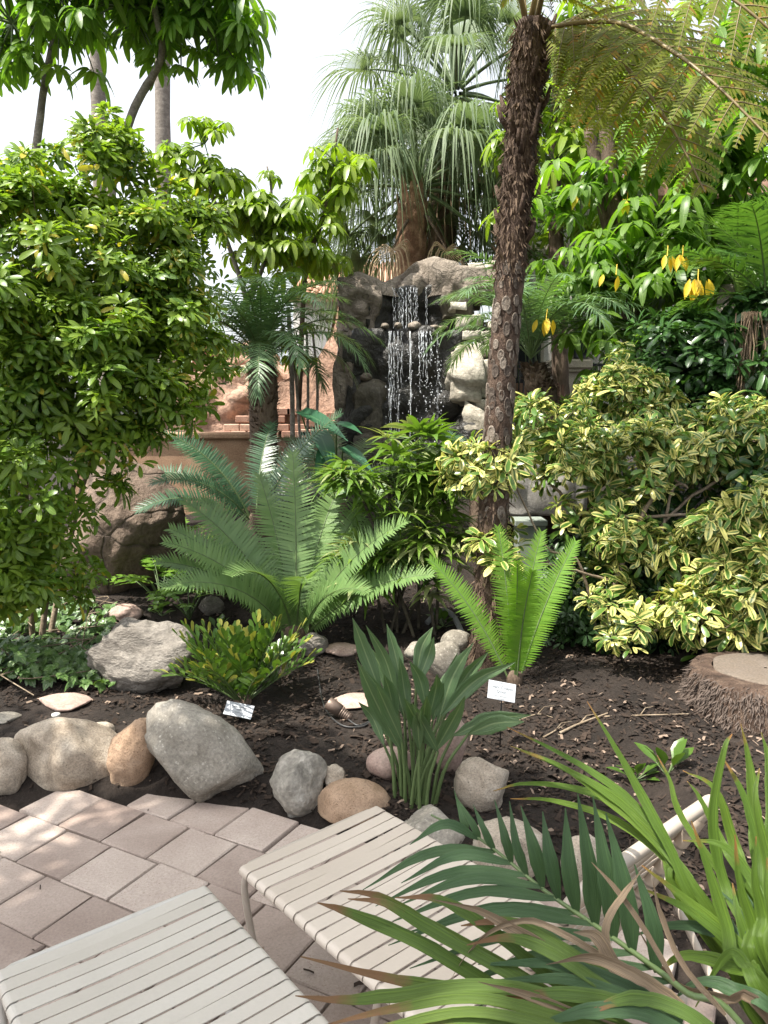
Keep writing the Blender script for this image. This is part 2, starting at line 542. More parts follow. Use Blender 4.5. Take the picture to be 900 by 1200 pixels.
M_fall_pale = rough_mat('waterfall_rock_pale', [(0.25, (0.27, 0.24, 0.19)), (0.55, (0.45, 0.415, 0.35)), (0.85, (0.60, 0.57, 0.51))], scale=2.5, fine=25, bstr=0.8, bdist=0.04, bscale=7, objvar=0.3)
M_fall_wet_shade = rough_mat('waterfall_rock_wet_shaded', [(0.25, (0.010, 0.010, 0.009)), (0.55, (0.026, 0.024, 0.020)), (0.85, (0.06, 0.052, 0.04))], scale=2.2, fine=18, rough=0.32, bstr=0.9, bdist=0.06, bscale=6, spec=0.4)  # near-black: wet rock with the shade of the recess painted into the colour
M_fall_mid = rough_mat('waterfall_rock_shaded', [(0.25, (0.035, 0.032, 0.024)), (0.55, (0.085, 0.075, 0.055)), (0.85, (0.17, 0.15, 0.115))], scale=2.2, fine=20, rough=0.6, bstr=0.9, bdist=0.05, bscale=6)  # darker copy of the rock, shade on the shelf put into the colour
M_stucco_orange = rough_mat('stucco_orange', [(0.25, (0.22, 0.13, 0.08)), (0.5, (0.33, 0.21, 0.135)), (0.85, (0.40, 0.28, 0.19))], scale=2.6, fine=70, bstr=0.3, bdist=0.01, bscale=60)
M_brick_red = rough_mat('brick_red', [(0.3, (0.28, 0.155, 0.11)), (0.7, (0.42, 0.27, 0.20))], scale=4, fine=50, bstr=0.4, bdist=0.01, objvar=0.5)
M_stucco_white = rough_mat('stucco_white', [(0.3, (0.62, 0.59, 0.54)), (0.7, (0.74, 0.72, 0.68))], scale=1.2, fine=80, bstr=0.2, bdist=0.008, bscale=70)
M_stucco_cream = rough_mat('stucco_cream', [(0.3, (0.42, 0.37, 0.29)), (0.7, (0.54, 0.485, 0.40))], scale=1.2, fine=80, bstr=0.2, bdist=0.008, bscale=70)
M_roof_tile = rough_mat('roof_tile', [(0.3, (0.34, 0.16, 0.10)), (0.7, (0.52, 0.33, 0.24))], scale=5, fine=30, bstr=0.3, bdist=0.01, objvar=0.5)
M_concrete = rough_mat('concrete_grey', [(0.3, (0.27, 0.255, 0.23)), (0.7, (0.40, 0.38, 0.35))], scale=3, fine=60, bstr=0.4, bdist=0.01, bscale=40)
M_box_grey = plain_mat('utility_grey_green', (0.20, 0.23, 0.20), rough=0.6, dirt=(0.11, 0.11, 0.09))
M_iron = plain_mat('black_iron', (0.02, 0.02, 0.022), rough=0.45, metal=0.4)
M_glass_dark = plain_mat('dark_window_glass', (0.02, 0.022, 0.025), rough=0.08, var=0.05, bstr=0.0)
M_wood_fence = rough_mat('fence_wood', [(0.3, (0.09, 0.05, 0.035)), (0.7, (0.20, 0.12, 0.085))], scale=6, fine=40, bstr=0.4, bdist=0.01, stretch=(1, 1, 0.2), objvar=0.5)
M_frame_a = plain_mat('lounger_frame_grey', (0.47, 0.45, 0.415), rough=0.38, var=0.06, dirt=(0.33, 0.29, 0.24), dirt_scale=7)
M_frame_b = plain_mat('lounger_frame_taupe', (0.42, 0.365, 0.31), rough=0.38, var=0.06, dirt=(0.30, 0.25, 0.20), dirt_scale=7)
M_strap_a = plain_mat('vinyl_strap_grey', (0.485, 0.455, 0.405), rough=0.45, var=0.05, scale=90, bstr=0.12, dirt=(0.36, 0.335, 0.29), dirt_scale=6, objvar=0.12)
M_strap_b = plain_mat('vinyl_strap_cream', (0.53, 0.465, 0.395), rough=0.45, var=0.05, scale=90, bstr=0.12, dirt=(0.40, 0.34, 0.275), dirt_scale=6, objvar=0.12)
M_sign_plate = plain_mat('sign_plate', (0.40, 0.42, 0.45), rough=0.45, var=0.06, dirt=(0.30, 0.31, 0.32))
M_sign_ink = plain_mat('sign_ink', (0.02, 0.03, 0.03), rough=0.6)
M_bronze = plain_mat('bronze_fixture', (0.17, 0.125, 0.10), rough=0.42, metal=0.5, var=0.2, dirt=(0.22, 0.19, 0.16))
M_black_plastic = plain_mat('black_plastic', (0.03, 0.03, 0.03), rough=0.5)
M_grey_pipe = plain_mat('grey_pipe', (0.16, 0.165, 0.165), rough=0.5)
M_white_plastic = plain_mat('white_plastic', (0.55, 0.54, 0.50), rough=0.5)
M_cut_wood = rough_mat('cut_palm_wood', [(0.3, (0.12, 0.095, 0.072)), (0.6, (0.125, 0.102, 0.082)), (0.85, (0.18, 0.15, 0.12))], scale=9, fine=80, bstr=0.4, bdist=0.01)
M_root = leaf_mat('dry_roots', (0.034, 0.025, 0.020), (0.125, 0.098, 0.082), rough=0.9, transl=0.0, spec=0.2)
M_chip = leaf_mat('mulch_chip', (0.011, 0.008, 0.006), (0.050, 0.036, 0.028), rough=0.95, transl=0.0, spec=0.15, old=(0.20, 0.15, 0.115), old_amt=0.07)

def water_mat():
    m, nt, out = nmat('falling_water')
    b = N(nt, 'ShaderNodeBsdfPrincipled', in_Roughness=0.15)
    b.inputs['Base Color'].default_value = (0.86, 0.90, 0.95, 1)
    b.inputs['Specular IOR Level'].default_value = 0.8
    tr = N(nt, 'ShaderNodeBsdfTransparent')
    nz = noise_tex(nt, 24, 3, 0.6, world_pos(nt))
    f = mth(nt, 'MULTIPLY', mth(nt, 'MULTIPLY', mth(nt, 'SUBTRACT', nz, 0.32), 2.4, clamp=True), 0.7)
    mx = N(nt, 'ShaderNodeMixShader')
    nt.links.new(f, mx.inputs[0])
    nt.links.new(tr.outputs[0], mx.inputs[1])
    nt.links.new(b.outputs[0], mx.inputs[2])
    nt.links.new(mx.outputs[0], out.inputs[0])
    return m
M_water = water_mat()

# ================================================================ GROUND
def axis_vals(lo, hi, step, far):
    mid = np.arange(lo, hi + 1e-6, step)
    ext = far * np.linspace(0, 1, 9)[1:] ** 2
    return np.concatenate([(lo - ext)[::-1], mid, hi + ext])
gx = axis_vals(-6, 6, 0.08, 200)
gy = axis_vals(-1, 12, 0.08, 200)
XX, YY = np.meshgrid(gx, gy)
mb = MB()
mb.add(np.stack([XX.ravel(), YY.ravel(), terrain(XX, YY).ravel()], 1), grid_faces(len(gy), len(gx)))
struct('ground', mb.mesh('ground', M_soil))

# ---------------------------------------------------------------- patio and pavers
PL = 0.2844
PA = math.radians(-28.3)
pu = np.array([math.cos(PA), math.sin(PA)])
pv = np.array([-pu[1], pu[0]])
PO = np.array([-1.546, 3.342])
mb = MB()
base_pts = [(-5, -1.5), (1.2, -1.5), (1.2, 1.5), (0.9, 2.3), (-0.1, 3.0), (-0.8, 3.35), (-5, 3.4)]
mb.add([(x, y, -0.014) for x, y in [(-5, -1.5), (1.0, -1.5), (1.0, 2.2), (-5, 2.2)]], [(0, 1, 2, 3)])
mb.add([(x, y, -0.014) for x, y in [(-5, 2.2), (1.0, 2.2), (-0.75, 3.3), (-5, 3.4)]], [(0, 1, 2, 3)])
M_joint = rough_mat('joint_sand', [(0.3, (0.10, 0.08, 0.065)), (0.7, (0.20, 0.165, 0.135))], scale=9, fine=120, bstr=0.5, bdist=0.006)
patio = struct('patio', mb.mesh('patio_bed', M_joint))
pmesh = []
for k in range(8):
    mb = MB()
    box(mb, (0, 0, -0.022), (PL - 0.007 - 0.0008 * k, PL - 0.008, 0.044), bev=0.005)
    mb.V[0] = mb.V[0] + rng.normal(size=mb.V[0].shape) * [0.0022, 0.0022, 0.0008]
    pmesh.append(mb.mesh('paver', M_paver, smooth=False))
offs = {0: 0.0, -1: 0.3, 1: 0.5, -2: 0.05, 2: 0.1}
for j in range(-13, 6):
    off = offs.get(j, 0.3 * (j % 2) + 0.1 * random.random())
    for i in range(-9, 15):
        q = PO + pu * PL * (i + off + 0.5) + pv * PL * (j + 0.5)
        if q[1] > np.interp(q[0], BX, BY) - 0.02 or q[0] > 1.15 or q[1] < 0.75 or q[0] < -2.9:
            continue
        if abs(q[0]) > 0.62 * q[1] + 0.55:
            continue
        c, s = math.cos(PA + random.uniform(-.012, .012)), math.sin(PA + random.uniform(-.012, .012))
        M = np.eye(4)
        M[:3, 0] = (c, s, random.uniform(-.012, .012))
        M[:3, 1] = (-s, c, random.uniform(-.012, .012))
        M[:3, 3] = (q[0], q[1], random.uniform(-.003, .004))
        part('paver', random.choice(pmesh), patio, M)

# ================================================================ ROCKS
def rock_mesh(name, size, mat, seed, facets=5, rough=0.10, sub=4, flat_bottom=0.0, cutd=(0.72, 0.95), freq=1.3):
    bm = bmesh.new()
    bmesh.ops.create_icosphere(bm, subdivisions=sub, radius=1.0)
    rs = random.Random(seed)
    planes = []
    for _ in range(facets):
        n = Vector((rs.gauss(0, 1), rs.gauss(0, 1), rs.gauss(0, 0.8))).normalized()
        planes.append((n, rs.uniform(*cutd)))
    off = Vector((seed * 3.17, seed * 1.31, seed * 2.07))
    for v in bm.verts:
        p = v.co.copy()
        for n, d in planes:
            e = p.dot(n) - d
            if e > 0:
                p -= n * e * 0.85
        cr = (1 - abs(mnoise.noise(p * freq * 1.9 + off * 2)) * 2.2)
        k = -max(0, cr - .55) * rough * .9 + mnoise.noise(p * freq + off) * rough * 1.6 + mnoise.noise(p * freq * 2.7 + off) * rough * 0.6 + mnoise.noise(p * freq * 7 + off) * rough * 0.22 + mnoise.noise(p * freq * 16 + off) * rough * 0.10
        p *= 1 + k
        if flat_bottom and p.z < -flat_bottom:
            p.z = -flat_bottom + (p.z + flat_bottom) * 0.2
        v.co = Vector((p.x * size[0] / 2, p.y * size[1] / 2, p.z * size[2] / 2))
    me = bpy.data.meshes.new(name)
    bm.to_mesh(me)
    bm.free()
    me.polygons.foreach_set('use_smooth', [True] * len(me.polygons))
    me.materials.append(mat)
    return me

def rock(name, label, x0, x1, y0, y1, mat, seed, cat='rock', dr=0.8, tilt=0.0, group=None, sink=0.0, lift=0.0, dims=None, **kw):
    cx, cy = (x0 + x1) / 2, (y0 + y1) / 2
    g = ground(cx, y1 + sink)
    a = math.atan2(CAM_H - g[2], g[1])
    dist = g[1] * math.cos(PITCH) + (CAM_H - g[2]) * math.sin(PITCH)
    w = (x1 - x0) * dist / FPX
    hv = (y1 - y0) * dist / FPX
    b = w * dr / 2
    aa = (hv / 2) ** 2 - (b * math.sin(a)) ** 2
    while aa < (0.22 * hv) ** 2 and b > 0.02:
        b *= 0.92
        aa = (hv / 2) ** 2 - (b * math.sin(a)) ** 2
    az = math.sqrt(max(aa, 1e-4)) / math.cos(a)
    w *= (g[1] + b * 0.7) / g[1]
    P = at(cx, cy, g[1] + b * 0.8)
    P[2] += lift
    sz = (w * 1.06, 2 * b * 1.06, 2 * az * 1.08)
    if dims:
        sz = (dims[0] * dist / FPX * 1.05, 2 * b * 1.06, dims[1] * dist / FPX * 1.05)
    me = rock_mesh(name, sz, mat, seed, **kw)
    o = thing(name, label, cat, P, group, me)
    o.rotation_euler = (0, math.radians(tilt), 0)
    return o

rock('border_rock', 'rounded tan rock at the patio edge, beside the broad flat-topped granite boulder', -25, 32, 866, 932, M_rock_tan, 3, facets=3)
rock('border_boulder', 'broad smooth tan granite boulder with flat top on the patio edge', 15, 152, 845, 926, M_rock_tan, 15, dr=0.62, facets=7, tilt=8, dims=(138, 84), rough=0.085, cutd=(0.6, 0.85))
rock('border_rock', 'rough orange-brown upright rock wedged between two big boulders', 127, 181, 838, 929, M_rock_orange, 21, dr=0.8, tilt=14, dims=(50, 92), rough=0.09, facets=7)
rock('border_boulder', 'large smooth grey river boulder sloping down to the right', 168, 308, 824, 948, M_rock_grey, 33, dr=0.62, tilt=38, dims=(158, 96), rough=0.085, facets=7, cutd=(0.66, 0.9))
rock('border_rock', 'split grey stone with pale broken face on the patio edge', 308, 388, 882, 960, M_rock_split, 47, dr=0.8, rough=0.12, facets=14, cutd=(0.52, 0.8))
rock('border_rock', 'little tan rock tucked behind the rounded brown stone', 379, 406, 897, 925, M_rock_tan, 52, facets=6)
rock('border_rock', 'low rounded brown stone at the corner of the cream lounger', 372, 456, 914, 968, M_rock_orange, 58, dr=0.8, rough=0.06, facets=3)
rock('border_rock', 'flat smooth grey stone at the foot of the paddle-leaf clump', 458, 546, 945, 1012, M_rock_grey, 63, dr=0.9, rough=0.05, facets=4, cutd=(0.6, 0.9))
rock('border_rock', 'pale tan rock in the mulch right of the paddle-leaf clump', 533, 596, 889, 952, M_rock_tan, 71, dr=0.8, rough=0.08, facets=7)
rock('border_rock', 'pale speckled rock behind the upright green palm leaflets', 548, 642, 962, 1040, M_rock_tan, 77, dr=0.8, rough=0.06, facets=5)
rock('border_rock', 'pale rock beside the raised lounger backrest, half hidden by leaflets', 660, 712, 980, 1040, M_rock_tan, 79, dr=0.8, rough=0.06, facets=5)
rock('garden_boulder', 'big wrinkled grey-brown boulder beside the ivy', 107, 234, 724, 814, M_rock_boulder, 84, cat='boulder', dr=0.5, dims=(128, 96), rough=0.13, facets=8, sub=5, cutd=(0.62, 0.9), freq=1.6)
rock('garden_boulder', 'huge dark brown cracked boulder below the orange wall', 72, 212, 543, 700, M_rock_brown, 93, cat='boulder', dr=0.7, rough=0.12, facets=9, sub=5, cutd=(0.6, 0.9))
rock('garden_rock', 'smooth upright grey cobble beside the tree fern foot', 504, 541, 752, 798, M_rock_grey, 101, dr=0.8, rough=0.06, facets=3)
rock('garden_rock', 'small grey cobble lying behind the upright grey cobble', 517, 552, 738, 766, M_rock_grey, 104, rough=0.06, facets=3)
rock('garden_rock', 'little dark cobble left of the upright grey cobble', 474, 506, 752, 774, M_rock_grey, 108, rough=0.06, facets=3)
rock('garden_rock', 'low grey rock in the mulch at the foot of the big cycad', 350, 384, 742, 770, M_rock_boulder, 112, facets=6)
rock('garden_rock', 'flat tan rock between the big cycad and the lady palm', 382, 420, 753, 770, M_slab_pink, 118, facets=6)
rock('garden_rock', 'small grey rock in front of the lobed-leaf plants', 232, 262, 700, 722, M_rock_boulder, 121, facets=6)
rock('garden_rock', 'reddish rock under the lobed-leaf plants', 128, 166, 708, 730, M_slab_pink, 126, facets=6)
rock('garden_rock', 'tiny tan rock between the broad boulder and the orange rock', 104, 134, 846, 868, M_rock_tan, 131, facets=6)
rock('stepping_stone', 'pinkish flagstone lying in dark soil below the ivy', 40, 112, 812, 834, M_slab_pink, 137, cat='flagstone', dr=0.9, facets=7, rough=0.04, cutd=(0.5, 0.8))
rock('stepping_stone', 'grey flagstone half buried behind the broad tan boulder', -14, 24, 834, 848, M_rock_grey, 141, cat='flagstone', facets=7, rough=0.04)
rock('stepping_stone', 'pale pink flagstone behind the bronze spotlight', 386, 446, 812, 832, M_slab_pink, 149, cat='flagstone', facets=8, rough=0.04)
rock('stepping_stone', 'tan flagstone against the stems of the paddle-leaf clump', 430, 486, 876, 914, M_slab_pink, 153, cat='flagstone', facets=8, rough=0.04)
rock('stepping_stone', 'pale slab standing behind the paddle-leaf stems', 508, 552, 842, 905, M_slab_pink, 157, cat='flagstone', dr=0.4, facets=9, rough=0.04, cutd=(0.5, 0.8))

# ================================================================ SUN LOUNGERS
def lounger(name, label, FL, FR, seat, length, straps_a, strap_m, frame_m, back=None):
    FL, FR = np.array(FL), np.array(FR)
    wv = FR - FL
    w = np.linalg.norm(wv)
    ux = wv / w
    uy = np.array([ux[1], -ux[0]])
    org = (FL + FR) / 2
    t = thing(name, label, 'sun lounger', (org[0], org[1], 0))
    def L(x, y, z):                  # local: x across, y from foot to head, z up
        return np.array([ux[0] * x + uy[0] * y, ux[1] * x + uy[1] * y, z])
    hw, r = w / 2, 0.0135
    zr = seat - r - 0.003
    fr = MB()
    pts = [L(-hw, length, zr), L(-hw, length * .6, zr), L(-hw, 0.12, zr), L(-hw, 0.045, zr)]
    for a in (25, 50, 75):
        pts.append(L(-hw + 0.045 * (1 - math.cos(math.radians(a))), 0.045 * (1 - math.sin(math.radians(a))), zr))
    path = pts + [L(-hw * .5, 0, zr), L(0, 0, zr), L(hw * .5, 0, zr)]
    pr = [L(hw, length, zr), L(hw, length * .6, zr), L(hw, 0.12, zr), L(hw, 0.045, zr)]
    for a in (25, 50, 75):
        pr.append(L(hw - 0.045 * (1 - math.cos(math.radians(a))), 0.045 * (1 - math.sin(math.radians(a))), zr))
    path += pr[::-1]
    tube(fr, path, r, 10, cap=True)
    tube(fr, [L(-hw, length, zr), L(0, length, zr), L(hw, length, zr)], r * .9, 8, cap=True)
    part('frame', fr.mesh('lounger_frame', frame_m), t)
    for sx in (-1, 1):
        for ya, yb, yc, yd in ((0.035, 0.13, 0.62, 0.74), (0.92, 1.0, 1.22, 1.30)):
            if yd > length + .3:
                continue
            lg = MB()
            x = sx * (hw + 0.002)
            ctrl = [L(x, ya, zr), L(x + sx * .004, ya - .008, zr * .8), L(x + sx * .004, ya + (yb - ya) * .35, zr * .4), L(x, yb - .02, 0.05), L(x, yb + .05, 0.017), L(x, (yb + yc) / 2, r + .001), L(x, yc - .04, 0.017),
                    L(x, yc + .02, 0.05), L(x, (yc + yd) / 2 + .02, zr * .45), L(x, yd, zr)]
            tube(lg, spline(ctrl, 44), r * 0.92, 10, cap=True)
            part('leg', lg.mesh('lounger_leg', frame_m), t)
    def strap_mesh(width, sag):
        mb = MB()
        prof = []
        for a in range(-130, 91, 20):
            prof.append((-hw - (r + .002) * math.cos(math.radians(a)), zr + (r + .002) * math.sin(math.radians(a))))
        prof = [(-hw + 0.02, zr - r - .001)] + prof
        n = 7
        mid = [(-hw + (i + 1) * (2 * hw) / (n + 1), zr + r + .002 - sag * math.sin(math.pi * (i + 1) / (n + 1))) for i in range(n)]
        full = prof + mid + [(-x, z) for x, z in prof[::-1]]
        th = 0.0028
        P = np.array(full)
        tg = np.gradient(P, axis=0)
        nn = np.stack([-tg[:, 1], tg[:, 0]], 1)
        nn /= np.linalg.norm(nn, axis=1)[:, None]
        outp = P + nn * th
        V = []
        for (xi, zi), (xo, zo) in zip(P, outp):
            for yy, (x, z) in ((-width / 2, (xo, zo)), (width / 2, (xo, zo)), (width / 2, (xi, zi)), (-width / 2, (xi, zi))):
                V.append(L(x, yy, z))
        mb.add(V, grid_faces(len(P), 4, True))
        return mb.mesh('strap', strap_m, smooth=False)
    pitch = straps_a
    sm = [strap_mesh(pitch * 0.865, s) for s in (0.004, 0.007, 0.010)]
    n = int((length - 0.05) / pitch)
    for i in range(n):
        y = 0.034 + i * pitch
        d = L(0, y, random.uniform(-.0008, .0008))
        MM = np.eye(4)
        MM[:3, 3] = d
        aa = random.uniform(-.006, .006)
        MM[0, 0] = MM[1, 1] = math.cos(aa); MM[0, 1] = -math.sin(aa); MM[1, 0] = math.sin(aa)
        part('strap', random.choice(sm), t, MM)
    if back:
        hy, ey, ez = back                # hinge along, end along, end height
        bl = math.hypot(ey - hy, ez - zr)
        cy, cz = (ey - hy) / bl, (ez - zr) / bl
        def B(x, s, o=0.0):              # s along backrest, o off its face
            return L(x, hy + s * cy - o * cz, zr + s * cz + o * cy)
        bf = MB()
        k = 0.05
        path = [B(-hw, 0), B(-hw, bl * .5), B(-hw, bl - k)]
        for a in (25, 50, 75):
            path.append(B(-hw + k * (1 - math.cos(math.radians(a))), bl - k + k * math.sin(math.radians(a))))
        path += [B(-hw * .5, bl), B(0, bl), B(hw * .5, bl)]
        pr = [B(hw, 0), B(hw, bl * .5), B(hw, bl - k)]
        for a in (25, 50, 75):
            pr.append(B(hw - k * (1 - math.cos(math.radians(a))), bl - k + k * math.sin(math.radians(a))))
        path += pr[::-1]
        tube(bf, path, r * 1.25, 10, cap=True)
        bo = part('backrest', bf.mesh('lounger_back', frame_m), t)
        m = int((bl - 0.09) / pitch)
        for i in range(m):
            s = 0.03 + (i + .5) * pitch
            mb = MB()
            wd = pitch * 0.875
            xs = np.linspace(-hw - r * .6, hw + r * .6, 9)
            V = []
            for x in xs:
                o = r * 1.3 + 0.002 - 0.01 * math.sin(math.pi * (x + hw) / (2 * hw)) if abs(x) < hw else r * 1.0
                for ss, oo in ((-wd / 2, o + .003), (wd / 2, o + .003), (wd / 2, o), (-wd / 2, o)):
                    V.append(B(x, s + ss, oo))
            mb.add(V, grid_faces(9, 4, True))
            for sx in (-1, 1):
                tube(mb, [B(sx * hw, s - wd / 2), B(sx * hw, s), B(sx * hw, s + wd / 2)], r * 1.25 + .003, 10)
            part('strap', mb.mesh('back_strap', strap_m), bo)
        st = MB()
        tube(st, [B(-hw, bl * .55), L(-hw, hy + .42, zr * .9), L(-hw, hy + .40, 0.02)], r * .8, 8, cap=True)
        part('backrest_prop', st.mesh('prop', frame_m), t)
        st = MB()
        tube(st, [B(hw, bl * .55), L(hw, hy + .42, zr * .9), L(hw, hy + .40, 0.02)], r * .8, 8, cap=True)
        part('backrest_prop', st.mesh('prop', frame_m), t)
    return t

lounger('sun_lounger', 'pale grey strap lounger lying flat on the pavers', (-1.090, 1.952), (-0.609, 2.332), 0.36, 1.35, 0.0535, M_strap_a, M_frame_a)
lounger('sun_lounger', 'cream strap lounger with raised backrest, half covered by palm leaves', (-0.497, 2.451), (-0.040, 2.851), 0.36, 1.06, 0.0565, M_strap_b, M_frame_b, back=(1.04, 1.36, 0.94))

# ================================================================ PLANT MATERIALS
L_scheff = leaf_mat('leaf_schefflera', (0.048, 0.125, 0.018), (0.245, 0.340, 0.035), rough=0.36, spec=0.4, transl=0.38, midrib=(0.20, 0.30, 0.07), old=(0.46, 0.40, 0.06), old_amt=0.05)
L_scheff_dark = leaf_mat('leaf_schefflera_dark', (0.020, 0.062, 0.016), (0.055, 0.125, 0.028), rough=0.30, transl=0.25, midrib=(0.10, 0.18, 0.06))
L_varieg = leaf_mat('leaf_variegated', (0.040, 0.105, 0.018), (0.110, 0.200, 0.030), rough=0.32, transl=0.28, edge=(0.54, 0.51, 0.17), edge_at=-0.15, edge_var=1.35, edge_soft=2.4, tgain=(1.25, 1.3, 0.7))
L_umbrella = leaf_mat('leaf_umbrella', (0.055, 0.130, 0.024), (0.155, 0.255, 0.040), rough=0.38, spec=0.35, transl=0.48, midrib=(0.18, 0.28, 0.07), tgain=(1.7, 1.9, 0.5))
L_umbrella_y = leaf_mat('leaf_umbrella_young', (0.095, 0.170, 0.024), (0.225, 0.300, 0.036), rough=0.34, transl=0.42, midrib=(0.24, 0.33, 0.08), old=(0.62, 0.42, 0.03), old_amt=0.03, tgain=(1.6, 1.8, 0.5))
L_yellow = leaf_mat('leaf_yellowed', (0.66, 0.44, 0.02), (0.80, 0.62, 0.06), rough=0.45, transl=0.4, tgain=(1.2, 1.1, 0.6))
L_cycad = leaf_mat('leaf_cycad', (0.085, 0.165, 0.052), (0.175, 0.270, 0.095), rough=0.34, transl=0.24)
L_cycad_y = leaf_mat('leaf_cycad_young', (0.10, 0.23, 0.025), (0.17, 0.31, 0.035), rough=0.36, transl=0.34)
L_cycad_d = leaf_mat('leaf_cycad_dark', (0.030, 0.080, 0.040), (0.060, 0.125, 0.060), rough=0.34, transl=0.18)
L_zamia = leaf_mat('leaf_zamia', (0.030, 0.078, 0.016), (0.095, 0.165, 0.026), rough=0.30, spec=0.4, transl=0.24, old=(0.24, 0.24, 0.05), old_amt=0.05)
L_rhapis = leaf_mat('leaf_lady_palm', (0.055, 0.135, 0.022), (0.170, 0.270, 0.040), rough=0.32, transl=0.30, edge=(0.42, 0.42, 0.16), edge_at=0.55, edge_var=0.8, ribs=0.3)
L_rhapis_w = leaf_mat('leaf_lady_palm_streaked', (0.11, 0.18, 0.05), (0.34, 0.36, 0.17), rough=0.30, transl=0.25, edge=(0.50, 0.50, 0.27), edge_at=0.35, edge_var=0.6, ribs=0.3)
L_paddle = leaf_mat('leaf_paddle', (0.045, 0.095, 0.036), (0.085, 0.145, 0.060), rough=0.36, transl=0.18, streak=0.35, midrib=(0.17, 0.23, 0.11))
L_fan = leaf_mat('leaf_fan_palm', (0.085, 0.130, 0.066), (0.185, 0.232, 0.132), spec=0.25, rough=0.55, transl=0.32, tgain=(1.3, 1.4, 0.8))
L_fan_dead = leaf_mat('leaf_fan_dead', (0.20, 0.13, 0.07), (0.36, 0.27, 0.16), rough=0.7, transl=0.2, tgain=(1, 1, 1))
L_date = leaf_mat('leaf_date_palm', (0.070, 0.145, 0.065), (0.150, 0.235, 0.110), rough=0.34, transl=0.25)
L_fern = leaf_mat('leaf_tree_fern', (0.120, 0.165, 0.022), (0.260, 0.265, 0.034), rough=0.5, transl=0.55, old=(0.30, 0.19, 0.03), old_amt=0.06, tgain=(1.5, 1.5, 0.5))
L_ivy = leaf_mat('leaf_ivy', (0.045, 0.110, 0.030), (0.120, 0.200, 0.055), rough=0.34, transl=0.22, midrib=(0.28, 0.33, 0.18), edge=(0.24, 0.30, 0.14), edge_at=0.8, edge_var=0.5)
L_philo = leaf_mat('leaf_lobed', (0.070, 0.165, 0.022), (0.200, 0.330, 0.045), rough=0.28, transl=0.28)
L_ear = leaf_mat('leaf_elephant_ear', (0.022, 0.085, 0.042), (0.035, 0.115, 0.055), rough=0.30, transl=0.2, midrib=(0.07, 0.16, 0.08))
L_palm = leaf_mat('leaf_foreground_palm', (0.028, 0.064, 0.030), (0.055, 0.100, 0.042), rough=0.45, spec=0.3, transl=0.20, streak=0.5)
L_palm_tip = leaf_mat('leaf_foreground_palm_brown_tip', (0.034, 0.082, 0.018), (0.105, 0.150, 0.030), rough=0.48, spec=0.28, transl=0.22, streak=0.75, edge=(0.22, 0.24, 0.05), edge_at=0.8, edge_var=0.5, edge_soft=2.5, tip=(0.15, 0.085, 0.045), tip_at=0.98, tip_var=0.5)
L_strapleaf = leaf_mat('leaf_strap', (0.036, 0.090, 0.014), (0.115, 0.178, 0.022), rough=0.45, spec=0.3, transl=0.26, streak=0.6, edge=(0.30, 0.31, 0.05), edge_at=0.85, edge_var=0.5, edge_soft=2.5, tip=(0.22, 0.11, 0.035), tip_at=1.05, tip_var=0.3)
L_dry = leaf_mat('leaf_dry', (0.115, 0.080, 0.055), (0.30, 0.235, 0.165), rough=0.85, spec=0.15, transl=0.12, streak=0.9, tgain=(1.1, 1, 0.8))
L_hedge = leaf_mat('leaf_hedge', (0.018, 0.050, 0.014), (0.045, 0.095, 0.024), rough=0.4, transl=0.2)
L_far = leaf_mat('leaf_far', (0.045, 0.105, 0.020), (0.130, 0.210, 0.035), rough=0.4, transl=0.32)
M_petiole = plain_mat('green_petiole', (0.085, 0.13, 0.045), rough=0.5, var=0.3)
M_petiole_br = plain_mat('brown_rachis', (0.17, 0.125, 0.05), rough=0.5, var=0.3)
M_stem = rough_mat('shrub_stem', [(0.3, (0.13, 0.095, 0.06)), (0.6, (0.26, 0.205, 0.145)), (0.85, (0.37, 0.31, 0.24))], scale=10, fine=50, bstr=0.6, bdist=0.015)
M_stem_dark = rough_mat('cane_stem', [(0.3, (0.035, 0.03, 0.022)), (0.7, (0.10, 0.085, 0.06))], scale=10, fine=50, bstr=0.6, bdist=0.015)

# ================================================================ PLANT BUILDERS
def rosette(n, L, W, elev=12, droop=0.32, prof=obov, stalk=0.045, seed=0, spread=1.0):
    rs = random.Random(seed)
    mb = MB()
    for i in range(n):
        a = 2 * math.pi * (i + rs.uniform(-.25, .25)) / n
        e = math.radians(elev + rs.uniform(-22, 22))
        D = np.array([math.cos(a) * math.cos(e), math.sin(a) * math.cos(e), math.sin(e)])
        l = L * rs.uniform(0.72, 1.1)
        blade(mb, D * stalk, D, ZUP + np.array([rs.uniform(-.3, .3), rs.uniform(-.3, .3), 0]), l, W * rs.uniform(.85, 1.1), seg=5, droop=droop * rs.uniform(.4, 1.5), prof=prof, fold=rs.uniform(.1, .4))
    return mb

def whorl(n, L, W, seed=0, hang=1.0):
    """Drooping umbrella of leaflets, hub at the origin, gravity along -Z."""
    rs = random.Random(seed)
    mb = MB()
    for i in range(n):
        a = 2 * math.pi * (i + rs.uniform(-.2, .2)) / n
        e = math.radians(rs.uniform(-22, 18))
        D = np.array([math.cos(a) * math.cos(e), math.sin(a) * math.cos(e), math.sin(e)])
        tang = np.array([-math.sin(a), math.cos(a), 0]) * rs.uniform(-.25, .25)
        l = L * rs.uniform(.75, 1.1)
        tube(mb, [np.zeros(3), D * L * .22], L * .012, 3)
        blade(mb, D * L * .2, D, ZUP + tang, l, W * rs.uniform(.85, 1.1), seg=6, droop=0.85 * hang * rs.uniform(.75, 1.25), prof=oblong, fold=rs.uniform(.15, .4))
    return mb

